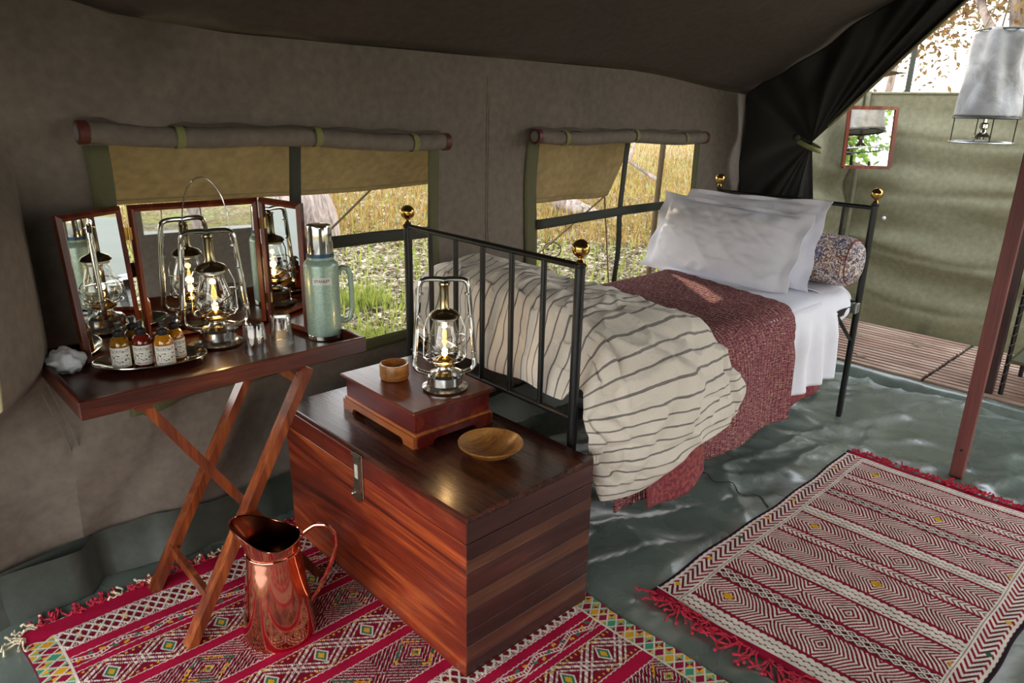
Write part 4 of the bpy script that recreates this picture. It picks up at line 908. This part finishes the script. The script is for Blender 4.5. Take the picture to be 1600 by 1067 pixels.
def rr_box(cx, cy, hx, hy, z0, z1, rad, nx=26, p_=.018):
    def fn(a, v_):
        th = a*2*PI; c_, s_ = math.cos(th), math.sin(th); n_ = 8.0; k = (abs(c_)**n_+abs(s_)**n_)**(-1/n_)
        t_ = v_; 
        if t_ < .2: q = t_/.2; sc = q; z = z0; 
        elif t_ > .8: q = (1-t_)/.2; sc = q; z = z1
        else:
            q = (t_-.2)/.6; z = lerp(z0, z1, q); sc = 1
            inset = rad*(1-math.sin(PI*q)**.5); return (cx+(hx-inset)*c_*k, cy+(hy-inset)*s_*k, z)
        return (cx+(hx-rad)*c_*k*sc, cy+(hy-rad)*s_*k*sc, z+(p_*(1-sc) if v_ > .5 else 0))
    return MB().grid(96, nx, fn, wrapu=True)
o = obj('mattress', rr_box(2.60, 1.742, .955, .418, .613, MT, .02), M['mattress'], smooth=50); tag(o, 'white mattress lying on the iron bedstead under the bedclothes', 'mattress')

def path_at(P, s_):   # P list of (y,z), returns point, normal, at arclength fraction
    L_ = [0]
    for a, b in zip(P, P[1:]): L_.append(L_[-1]+math.hypot(b[0]-a[0], b[1]-a[1]))
    d = s_*L_[-1]
    for i in range(len(P)-1):
        if d <= L_[i+1] or i == len(P)-2:
            t_ = (d-L_[i])/(L_[i+1]-L_[i]); a, b = P[i], P[i+1]; return (lerp(a[0], b[0], t_), lerp(a[1], b[1], t_)), d, L_[-1]
def smoothpath(P, n=120, it=10):
    Q = [path_at(P, k/n)[0] for k in range(n+1)]
    for _ in range(it): Q = [Q[0]]+[((Q[i-1][0]+Q[i][0]*2+Q[i+1][0])/4, (Q[i-1][1]+Q[i][1]*2+Q[i+1][1])/4) for i in range(1, n)]+[Q[-1]]
    return Q
def drape(P, x0f, x1f, nx, ny, disp, zoff=0):
    Q = smoothpath(P); n = len(Q)-1; tot = path_at(Q, 1)[2]
    def fn(a, v_):
        (y, z), d, _ = path_at(Q, v_); (ya, za), _, _ = path_at(Q, max(0, v_-.01)); (yb, zb), _, _ = path_at(Q, min(1, v_+.01))
        tx, tz = yb-ya, zb-za; l_ = math.hypot(tx, tz); ny_, nz_ = tz/l_, -tx/l_       # outward normal
        x = lerp(x0f(v_), x1f(v_), a); dd = disp(x, y, z, a, v_); return (x, y+ny_*dd, z+nz_*dd+zoff)
    def uv(a, v_): return (lerp(x0f(v_), x1f(v_), a), v_*tot)
    return MB().grid(nx, ny, fn, uv)
# direction of path: far side -> near side (y decreasing), so outward normal = up
TOPZ = MT+.012
def hang(y, z): return sst(TOPZ-.02, TOPZ-.2, z)
def sheetd(x, y, z, a, v_):
    h_ = hang(y, z); return .004+.004*nz(x*6, y*6)+sst(2.84, 3.0, x)*h_*(.012+.014*math.sin(x*42+2*nz(x*3, z*4))*sst(0, .5, h_)+.01*nz(x*11, z*4)) + (1-h_)*.006*max(0, nz(x*5+y*8, y*3))
o = obj('bed_sheet', drape([(2.17, .52), (2.165, .62), (2.14, TOPZ+.002), (1.36, TOPZ+.002), (1.318, .64), (1.300, .285)], lambda v: 2.84, lambda v: lerp(3.50, 3.33, sst(.75, .86, v)), 90, 110, sheetd), M['white'], smooth=80, mods=(('SOLIDIFY', dict(thickness=.003, offset=1)),))
tag(o, 'white cotton sheet hanging over the near side of the bed below the pillows', 'sheet')
o = obj('pillow_underlay', drape([(2.13, .64), (2.10, TOPZ+.012), (1.40, TOPZ+.012), (1.335, .65), (1.330, .625)], lambda v: 3.30, lambda v: 3.545, 24, 60, lambda x, y, z, a, v_: .004+.004*nz(x*8, y*8)), M['white'], smooth=80, mods=(('SOLIDIFY', dict(thickness=.004, offset=1)),))
tag(o, 'white under-sheet corner covering the mattress end beneath the bolster', 'sheet')
o = obj('under_blanket', drape([(1.345, .60), (1.316, .55), (1.306, .225)], lambda v: 2.30, lambda v: 3.29, 60, 24, lambda x, y, z, a, v_: .004*math.sin(x*30)*v_-.004), M['redprint'], smooth=80, mods=(('SOLIDIFY', dict(thickness=.003, offset=-1)),))
tag(o, 'edge of a reddish blanket showing below the white sheet', 'blanket')
def quiltd(x, y, z, a, v_):
    h_ = hang(y, z); return .012+.010*sst(2.75, 2.85, x)*h_+.005*nz(x*4, y*4)+.0016*math.sin(x*2*PI/.024+1.5*nz(x*3, y*3+z*3))+h_*(.012+.014*math.sin(x*13+1)*h_) + .010*sst(2.3, 1.9, x)*h_
o = obj('quilt', drape([(2.18, .50), (2.175, .62), (2.14, TOPZ+.004), (1.37, TOPZ+.004), (1.312, .63), (1.292, .218)], lambda v: 1.70, lambda v: interp([(0, 3.16), (.22, 3.12), (.5, 3.03), (.68, 2.95), (.76, 2.88), (1, 2.86)], v), 220, 130, quiltd), M['quilt'], smooth=80, mods=(('SOLIDIFY', dict(thickness=.006, offset=1)),))
tag(o, 'maroon hand-stitched kantha quilt spread across the middle of the bed', 'quilt')
o = obj('quilt_lining', MB().grid(30, 12, lambda a, v_: (lerp(1.80, 2.14, a), 1.235+.012*math.sin(a*7)-.02*v_, lerp(.36, .232-.03*math.sin(PI*a)+.02*(a-.5), v_))), M['redprint'], smooth=80, mods=(('SOLIDIFY', dict(thickness=.008)),))
tag(o, 'turned-up corner of red printed quilt lining below the striped duvet', 'quilt')

# striped duvet: puffy roll draped across the foot of the bed
DP = smoothpath([(2.225, .56), (2.225, .66), (2.18, TOPZ+.03), (1.95, TOPZ+.03), (1.60, TOPZ+.03), (1.38, TOPZ+.025), (1.300, .62), (1.276, .50), (1.262, .38), (1.255, .305)], 140, 14)
DTOT = path_at(DP, 1)[2]
def duvetf(a, v_):
    (y, z), d, _ = path_at(DP, v_); (ya, za), _, _ = path_at(DP, max(0, v_-.02)); (yb, zb), _, _ = path_at(DP, min(1, v_+.02))
    tx, tz = yb-ya, zb-za; l_ = math.hypot(tx, tz); ny_, nz_ = tz/l_, -tx/l_
    endf = min(1, max(0, math.sin(PI*min(.5, max(0, min(v_, 1-v_))*7)))); endf = max(.0, endf)
    x0 = interp([(0, 1.66), (.1, 1.605), (.3, 1.60), (.66, 1.60), (.74, 1.585), (.85, 1.56), (.93, 1.57), (1, 1.60)], v_)
    x1 = interp([(0, 2.00), (.1, 2.12), (.35, 2.16), (.5, 2.20), (.62, 2.24), (.74, 2.30), (.86, 2.36), (.93, 2.28), (1, 2.02)], v_)
    T = interp([(0, .03), (.03, .12), (.08, .18), (.17, .20), (.25, .20), (.45, .185), (.58, .165), (.66, .145), (.74, .125), (.85, .115), (.95, .085), (1, .02)], v_)
    if a < .62:
        s_ = -1+2*(a/.62); s_ = math.sin(s_*PI/2); pr = max(0, 1-abs(s_)**3.2)**.5; hh = T*pr*(1-.26*s_*sst(.9, .6, v_)+.04*math.sin(s_*5+v_*9))
    else:
        s_ = 1-2*((a-.62)/.38); s_ = math.sin(s_*PI/2); hh = -.012*max(0, 1-abs(s_)**3)**.5
    x = lerp(x0, x1, (s_+1)/2)
    hh -= .10*sst(-.76, -1.0, s_)*sst(.08, .16, v_)*sst(.74, .66, v_)
    top = sst(-.2, .6, hh/max(T, .01))
    hz = sst(.68, .80, v_)
    wr = .020*nz(x*3.2, v_*7, 2)+.011*nz(x*8, v_*18, 4) + .010*abs(nz(x*5+3, v_*11, 8))
    wr += .016*(1-abs(nz(x*6+v_*4, v_*16, 12)))**8 - .012*(1-abs(nz(x*4-v_*9, v_*8, 22)))**10
    wr += -.020*max(0, 1-abs(math.sin(x*7.5+v_*6+nz(x*2, v_*4)*1.5))*5)*hz*1.0 + hz*.018*math.sin(x*13+v_*3)
    if s_ < -.75: wr += .022*nz(v_*24, hh*22, x*6)+.014*math.sin(v_*46+3*nz(v_*5, z*5))-.02*(1-abs(nz(v_*14, hh*16, 4)))**8
    hh += wr*(.35+.65*top)*(0 if hh < 0 else 1)*endf
    x += (.016*nz(v_*8, hh*12, 3)+.012*math.sin(v_*30+hh*14))*endf*abs(s_)
    x += .02*math.sin(v_*9)*sst(0, 1, s_)
    yy, zz = y+ny_*hh, z+nz_*hh
    if v_ > .9: zz += .022*math.sin(x*9+1)*(v_-.9)*10
    return (x, yy, max(zz, .215))
mb = MB().grid(150, 200, duvetf, lambda a, v_: (a, v_*DTOT*1.12), wrapu=True)
# close the ends
W_ = 150; mb.f.append(tuple(range(W_))); mb.f.append(tuple(reversed(range(200*W_, 201*W_))))
o = obj('duvet', mb, M['duvet'], smooth=80, mods=(('SUBSURF', dict(levels=0, render_levels=1)),)); tag(o, 'cream duvet with thin grey stripes folded over the foot of the bed', 'duvet')

# bolster and pillows
e = thing('bolster', 'floral-print bolster lying across the head of the bed behind the pillows', 'bolster', (3.455, 1.74, TOPZ+.018))
bc = (3.478, TOPZ+.018+.118)
obj('cushion', MB().lathe([(1e-4, -.455), (.050, -.451), (.085, -.438), (.106, -.410), (.112, -.375), (.114, -.2), (.113, 0), (.113, .2), (.110, .36), (.082, .395), (1e-4, .402)], 48, (bc[0], 1.74, bc[1]), 'y', sy=1.05), M['floral'], e, smooth=60)
for s_ in (-1, 1): obj('end_piping', MB().tube([(bc[0]+(.102 if s_ < 0 else .098)*math.cos(k*PI/24), 1.74+(-.418 if s_ < 0 else .378), bc[1]+(.107 if s_ < 0 else .103)*math.sin(k*PI/24)) for k in range(48)], .003, 6, True), M['redprint'], e)
def pillow(cx, cy, cz, tilt, yaw, W_, H_, T_, seed, label, roll=0):
    Rm = Matrix.Rotation(yaw, 3, 'Z') @ Matrix.Rotation(tilt, 3, 'Y') @ Matrix.Rotation(roll, 3, 'X')
    def side(sg):
        def fn(a, v_):
            U, V = 2*a-1, 2*v_-1; iu, iv = min(1, abs(U)/.87), min(1, abs(V)/.90)
            t_ = T_/2*((1-iu**2.6)*(1-iv**2.2))**.55 if iu < 1 and iv < 1 else 0
            wrk = .014*nz(U*2.5+seed, V*2.5)+.008*nz(U*7+seed, V*9)+.022*max(0, nz(U*9+V*3+seed, V*2))*sst(.1, .9, abs(V))+.012*(1-abs(nz(U*3-V*1.5+seed, V*1.2)))**6
            t_ += wrk*min(1, t_*30)
            pinch = 1-.05*(1-U*U)*abs(V)**2; pinu = 1-.035*(1-V*V)*abs(U)**2
            fl_ = .012*math.sin(U*9+seed)*sst(.85, 1, abs(V))+.012*math.sin(V*8+seed)*sst(.85, 1, abs(U))
            # local: x = thickness (towards foot = -x), y = width, z = height
            p = Vector((-sg*t_ - .0015*sg+fl_, U*W_/2*pinu, V*H_/2*pinch)); p = Rm @ p; return (cx+p.x, cy+p.y, cz+p.z)
        return fn
    mb = MB().grid(56, 40, side(1)); m2 = MB().grid(56, 40, side(-1)); mb.add(m2.v, [tuple(reversed(f)) for f in m2.f])
    n = 57*41; rim = [i for i in range(57)]+[j*57+56 for j in range(1, 41)]+[40*57+i for i in range(55, -1, -1)]+[j*57 for j in range(39, 0, -1)]
    mb.f += [(rim[(k+1) % len(rim)], rim[k], rim[k]+n, rim[(k+1) % len(rim)]+n) for k in range(len(rim))]
    o = obj('pillow', mb, M['white'], smooth=75); return tag(o, label, 'pillow', 'white pillows')
pillow(3.245, 1.895, .852, .38, -.06, .87, .42, .17, 1.3, 'front white pillow with a wide flanged edge leaning against the one behind', .03)
pillow(3.335, 1.815, .885, .30, -.04, .78, .43, .12, 5.1, 'rear white pillow whose corners show above the front one', -.02)

# ------------------------------------------------------------------ rugs: colour per knot, geometry carries relief
def tri(x): return np.abs((x % 1.0)*2-1)
crim, burg, drk, crm, yel, grn, blk = [np.array(lin(c)) for c in ((172, 20, 60), (140, 24, 52), (88, 22, 42), (226, 216, 202), (222, 168, 40), (54, 120, 92), (38, 26, 34))]
def rugmesh(name, label, X0, X1, Y0, Y1, nx, ny, colf, edgef=None):
    a = np.linspace(0, 1, nx+1); b = np.linspace(0, 1, ny+1); A, B = np.meshgrid(a, b); 
    ex, ey = (X1-X0), (Y1-Y0); lx, ly = A*ex, B*ey
    col, hgt = colf(lx, ly, ex, ey)
    wx = .008*np.sin(ly*6+1)+.004*np.sin(ly*17); wy = .006*np.sin(lx*5)+.003*np.sin(lx*19+2)
    fx = np.minimum(lx, ex-lx); fy = np.minimum(ly, ey-ly)
    x = X0+lx+wx*np.exp(-fx/.15); y = Y0+ly+wy*np.exp(-fy/.15)
    z = .0045+.0018*hgt+.0015*(np.sin(lx*11+ly*4)+np.sin(ly*9-lx*3)+2)
    z = np.where((fx < 1e-6) | (fy < 1e-6), .0006, z)
    V = np.stack([x, y, z], -1).reshape(-1, 3); c = np.concatenate([col, np.ones(col.shape[:2]+(1,))], -1).reshape(-1, 4)
    me = bpy.data.meshes.new(name); i = np.arange(nx*ny); r_, q = i//nx, i % nx; v0 = r_*(nx+1)+q
    fa = np.stack([v0, v0+1, v0+nx+2, v0+nx+1], 1).ravel().astype(np.int32)
    me.vertices.add(len(V)); me.vertices.foreach_set('co', V.astype(np.float32).ravel()); me.loops.add(len(fa)); me.loops.foreach_set('vertex_index', fa)
    me.polygons.add(nx*ny); me.polygons.foreach_set('loop_start', np.arange(0, len(fa), 4, dtype=np.int32)); me.update(calc_edges=True)
    ca = me.color_attributes.new('Col', 'FLOAT_COLOR', 'POINT'); ca.data.foreach_set('color', c.astype(np.float32).ravel())
    me.materials.append(M['rug']); me.polygons.foreach_set('use_smooth', [True]*(nx*ny))
    root = thing(name, label, 'rug', ((X0+X1)/2, (Y0+Y1)/2, 0)); o = bpy.data.objects.new('weave', me); C.objects.link(o); o.parent = root; o.location = (-(X0+X1)/2, -(Y0+Y1)/2, 0); return root
def wear(lx, ly, s_=37): return .5+.5*np.sin(lx*s_+3*np.sin(ly*11))*np.sin(ly*s_*1.3+2*np.sin(lx*7))
def pick(col, mask, c): col[mask] = c
def ruga(lx, ly, ex, ey):     # flat-woven burgundy and cream rug; bands cross the width (constant lx)
    col = np.empty(lx.shape+(3,)); col[:] = burg; hg = np.zeros(lx.shape)
    bw = .088; din = np.minimum(ly, ey-ly); 
    k = .0; bands = []; pos = .035; seq = [('dots', .06), ('zig', .13), ('dia', .05), ('zig', .12), ('dots', .06), ('zig', .14), ('chev', .04), ('zig', .12), ('dots', .055), ('zig', .13), ('dia', .045), ('zig', .12), ('chev', .04), ('zig', .13), ('dots', .05)]
    u_ = ly-bw
    for t_, w_ in seq:
        m_ = (lx >= pos) & (lx < pos+w_) & (din > bw); v_ = (lx-pos)/w_
        if t_ == 'zig':
            pm = .30; d = np.abs(v_-.5)*1.0; h_ = tri(u_/pm)*w_*1.6; f = ((lx-pos)*np.where(v_ < .5, 1, -1)+np.where(v_ < .5, 0, w_)+h_+.0035*np.sin(lx*61+ly*23)+.003*np.sin(ly*47-lx*19))/.0195 % 1.0
            on = f < .47; pick(col, m_ & on, crm); pick(col, m_ & ~on, burg)
            c_ = (tri(u_/pm) > .90) & (np.abs(v_-.5) < .10); pick(col, m_ & c_ & ((np.floor(u_/pm+pos*40) % 3) == 0), yel); hg = np.where(m_ & on, 1, hg)
        elif t_ == 'dia':
            pm = .034; f = np.abs(v_*2 % 1.0-.5)*2+tri(u_/pm); on = (f > .75) & (f < 1.25); pick(col, m_ & on, crm); pick(col, m_ & ~on, drk); pick(col, m_ & (f < .35), crm); hg = np.where(m_ & on, 1, hg)
        elif t_ == 'chev':
            pm = .018; f = (u_/pm+np.abs(v_-.5)*2.0) % 1.0; on = f < .62; pick(col, m_ & on, crm); pick(col, m_ & ~on, burg); hg = np.where(m_ & on, 1, hg)
        else:
            pm = .024; f = tri(u_/pm+.5*np.floor(v_*5))+tri(v_*2.5); on = (f > .62); pick(col, m_ & on, crm); pick(col, m_ & ~on, burg); pick(col, m_ & (f < .3), drk); hg = np.where(m_ & on, 1, hg)
        e_ = (lx >= pos+w_-.002*np.sin(ly*40)) & (lx < pos+w_+.013) & (din > bw); pick(col, e_, burg); pos += w_+.012
    # long borders: steep zigzags, yellow lozenges, double cream line, dark binding
    bm_ = din <= bw; s_ = din/bw; f = (lx/.030+(tri(s_*1.5))*1.6) % 1.0; on = f < .5; pick(col, bm_ & on, crm); pick(col, bm_ & ~on, burg); pick(col, bm_ & ~on & (np.abs(s_-.5) < .12), drk)
    lz = (tri(lx/.20)*.20*.5/.012+np.abs(s_-.42)/.13) < 1; lz = lz & bm_; pick(col, lz, yel); pick(col, lz & ((np.floor(lx/.20) % 3) == 2), grn*.6)
    ln = (np.abs(din-bw) < .007) | (np.abs(din-.016) < .004); pick(col, ln, crm); pick(col, (np.abs(din-bw) < .0012), burg*.7); pick(col, din < .011, blk)
    en = np.minimum(lx, ex-lx); pick(col, (en < .03) & (din > .011), crim*.75); pick(col, np.abs(en-.033) < .003, crm)
    col *= (.86+.2*wear(lx, ly))[..., None]; return col, hg
def rugb(lx, ly, ex, ey):     # red rug; bands run along lx
    col = np.empty(lx.shape+(3,)); col[:] = crim; hg = np.zeros(lx.shape); d = ey-ly       # distance from far edge
    xe = .075; inx = np.minimum(lx, ex-lx) > xe
    seq = [('plain', .075), ('lat', .085), ('plain', .045), ('ladder', .040), ('plain', .030), ('cross', .110), ('plain', .042), ('sq', .130), ('plain', .040), ('cross', .115), ('plain', .042), ('sq', .14), ('plain', .045), ('lat', .08), ('plain', .04), ('ladder', .04), ('plain', .03), ('cross', .12), ('plain', .05), ('sq', .13), ('plain', .05), ('lat', .09), ('plain', .05), ('cross', .11), ('plain', .05), ('sq', .13)]
    pos = 0
    for t_, w_ in seq:
        m_ = (d >= pos) & (d < pos+w_) & inx; v_ = (d-pos)/w_; pos += w_
        if t_ == 'plain':
            pick(col, m_, crim)
            ed = (np.minimum(v_, 1-v_)*w_+.003*tri(lx/.02)); pick(col, m_ & (np.abs(ed-.004) < .0016), crm); continue
        pick(col, m_, drk if t_ == 'sq' else burg*.8)
        if t_ == 'lat':
            f = tri(lx/.062)+tri(v_*1.0+.5)*1.0; g = tri(lx/.062)-tri(v_+.5); on = (np.abs(f-1) < .13) | (np.abs(g) < .13); cell = np.floor(lx/.062*2)
            fill = (np.abs(tri(lx/.062+.5)-0)*1.3+np.abs(v_-.5)*2) < .45; fill2 = (tri(lx/.062)*1.3+np.abs(v_-.5)*2) < .45
            pick(col, m_ & fill & (cell % 3 != 0), yel); pick(col, m_ & fill & (cell % 3 == 0), grn); pick(col, m_ & fill2 & (cell % 2 == 0), grn*.8)
            pick(col, m_ & on, crm); hat = ((lx/.006) % 1 < .45) & ((v_ < .14) | (v_ > .86)); pick(col, m_ & hat, crm); hg = np.where(m_ & (on | fill), 1, hg)
        elif t_ == 'ladder':
            c_ = tri(lx/.14)*.6+.2; on = np.abs(np.abs(v_-c_)-.16) < .05; rung = (np.abs(v_-c_) < .16) & ((lx/.010) % 1 < .35); pick(col, m_, crim*.8); pick(col, m_ & (on | rung), crm)
            y_ = (np.abs(v_-(1-c_)) < .12) & ((lx/.03) % 1 < .5); pick(col, m_ & y_, yel); pick(col, m_ & y_ & ((lx/.06) % 1 < .5), grn)
        elif t_ == 'cross':
            P_ = .30; f = tri(lx/P_); on = (np.abs(f-v_) < .05) | (np.abs(1-f-v_) < .05) | (np.abs(f-v_-.16) < .03) | (np.abs(1-f-v_-.16) < .03) | (np.abs(f-v_+.16) < .03) | (np.abs(1-f-v_+.16) < .03)
            dm = (tri(lx/(P_/2)+.5)*2.2+np.abs(v_-.5)*2.4); pick(col, m_ & (dm < .55), grn); pick(col, m_ & (dm < .3), yel); pick(col, m_ & (np.abs(dm-.62) < .08), crm)
            pick(col, m_ & on & ((lx/.005) % 1 < .72), crm); dots = ((lx/.018) % 1 < .35) & (((v_ < .10) & (v_ > .04)) | ((v_ > .90) & (v_ < .96))); pick(col, m_ & dots, yel); hg = np.where(m_ & on, 1, hg)
        elif t_ == 'sq':
            P_ = .23; f = tri(lx/P_)*1.15+np.abs(v_-.5)*1.7; r_ = (f/.16) % 1.0; ring = r_ < .34; pick(col, m_ & (r_ > .5), burg); pick(col, m_ & ring & (((lx+d)/.006) % 1 < .62), crm)
            sq_ = (f > .62) & (f < .80) & (((lx/.022) % 1 < .5) ^ ((d/.022) % 1 < .5)); pick(col, m_ & sq_ & ((np.floor(lx/.044) % 2) == 0), yel); pick(col, m_ & sq_ & ((np.floor(lx/.044) % 2) == 1), grn); pick(col, m_ & (f < .17), yel); pick(col, m_ & (f < .09), grn); hg = np.where(m_ & ring, 1, hg)
    # end columns with lozenges
    din = np.minimum(lx, ex-lx); m_ = (din <= xe) & (d > .07); s_ = din/xe; f = tri(s_*1.5)+tri(d/.034); row = np.floor(d/.034+.5)+np.floor(s_*1.5+.5); on = np.abs(f-1) < .16
    pick(col, m_, burg); pick(col, m_ & (f < .84) & (row % 3 == 0), yel); pick(col, m_ & (f < .84) & (row % 3 == 1), np.array(lin((120, 168, 120)))); pick(col, m_ & (f > 1.16) & (row % 4 == 0), yel*.9); pick(col, m_ & (f > 1.16) & (row % 4 == 2), grn*1.6); pick(col, m_ & on, crm*.9)
    pick(col, (np.abs(din-xe) < .003) & (d > .07), crm); pick(col, din < .004, drk)
    col *= (.86+.2*wear(lx, ly))[..., None]; return col, hg
def tassel(seed, L_, n=4, curl=1.0):
    r_ = random.Random(seed); m_ = MB()
    for k in range(n):
        a = r_.uniform(-.9, .9); p = Vector((r_.uniform(-.006, .006), 0, .006)); pts = [p.copy()]; l_ = L_*r_.uniform(.6, 1.1)
        for i in range(6):
            a += r_.uniform(-.6, .6)*curl; p = p+Vector((math.sin(a), math.cos(a), 0))*l_/6; p.z = max(.004, .006+.012*abs(math.sin(i*1.3+k))*r_.random()); pts.append(p.copy())
        m_.tube(pts, [.0035, .0030, .0030, .0028, .0028, .0032, .0046], 6)
    return m_
def fringe(root, p0, p1, n, outdir, mats, variants, seed, skip=None, L_=.055, label=None):
    r_ = random.Random(seed); ms = []
    base = wloc(root)
    for k in range(variants):
        for mt in mats:
            me = obj('tassel', tassel(seed+k, L_, r_.choice((3, 4, 5))), mt, None, smooth=60); ms.append(me.data); bpy.data.objects.remove(me)
    for i in range(n):
        t_ = (i+.5+r_.uniform(-.3, .3))/n
        if skip and skip(t_): continue
        o = bpy.data.objects.new('tassel', ms[r_.randrange(len(ms))]); C.objects.link(o); o.parent = root
        p = Vector(p0).lerp(Vector(p1), t_); o.location = p-base; sc = r_.uniform(.6, 1.25); o.scale = (1, sc, 1); o.rotation_euler = (0, 0, outdir-PI/2+r_.uniform(-.7, .7))
ra = rugmesh('patterned_rug', 'burgundy and cream zigzag flat-woven rug lying on the bare floor at right', 1.70, 3.215, .235, 1.105, 760, 436, ruga)
fringe(ra, (3.213, .26, .003), (3.213, 1.09, .003), 30, 0, [M['fringe']], 8, 50, L_=.05)
fringe(ra, (1.702, .26, .003), (1.702, 1.10, .003), 26, PI, [M['fringe']], 8, 90, L_=.085)
rb = rugmesh('red_rug', 'bright crimson rug with bands of diamond patterns under the table and trunk', .172, 1.545, .45, 2.215, 620, 800, rugb)
fringe(rb, (.19, 2.212, .003), (1.2, 2.212, .003), 34, PI/2, [M['fringe'], M['fringe'], M['fringe2']], 7, 130, L_=.05)
fringe(rb, (.174, 2.18, .003), (.176, 2.16, .003), 2, PI*.9, [M['fringe2']], 2, 170, L_=.09)
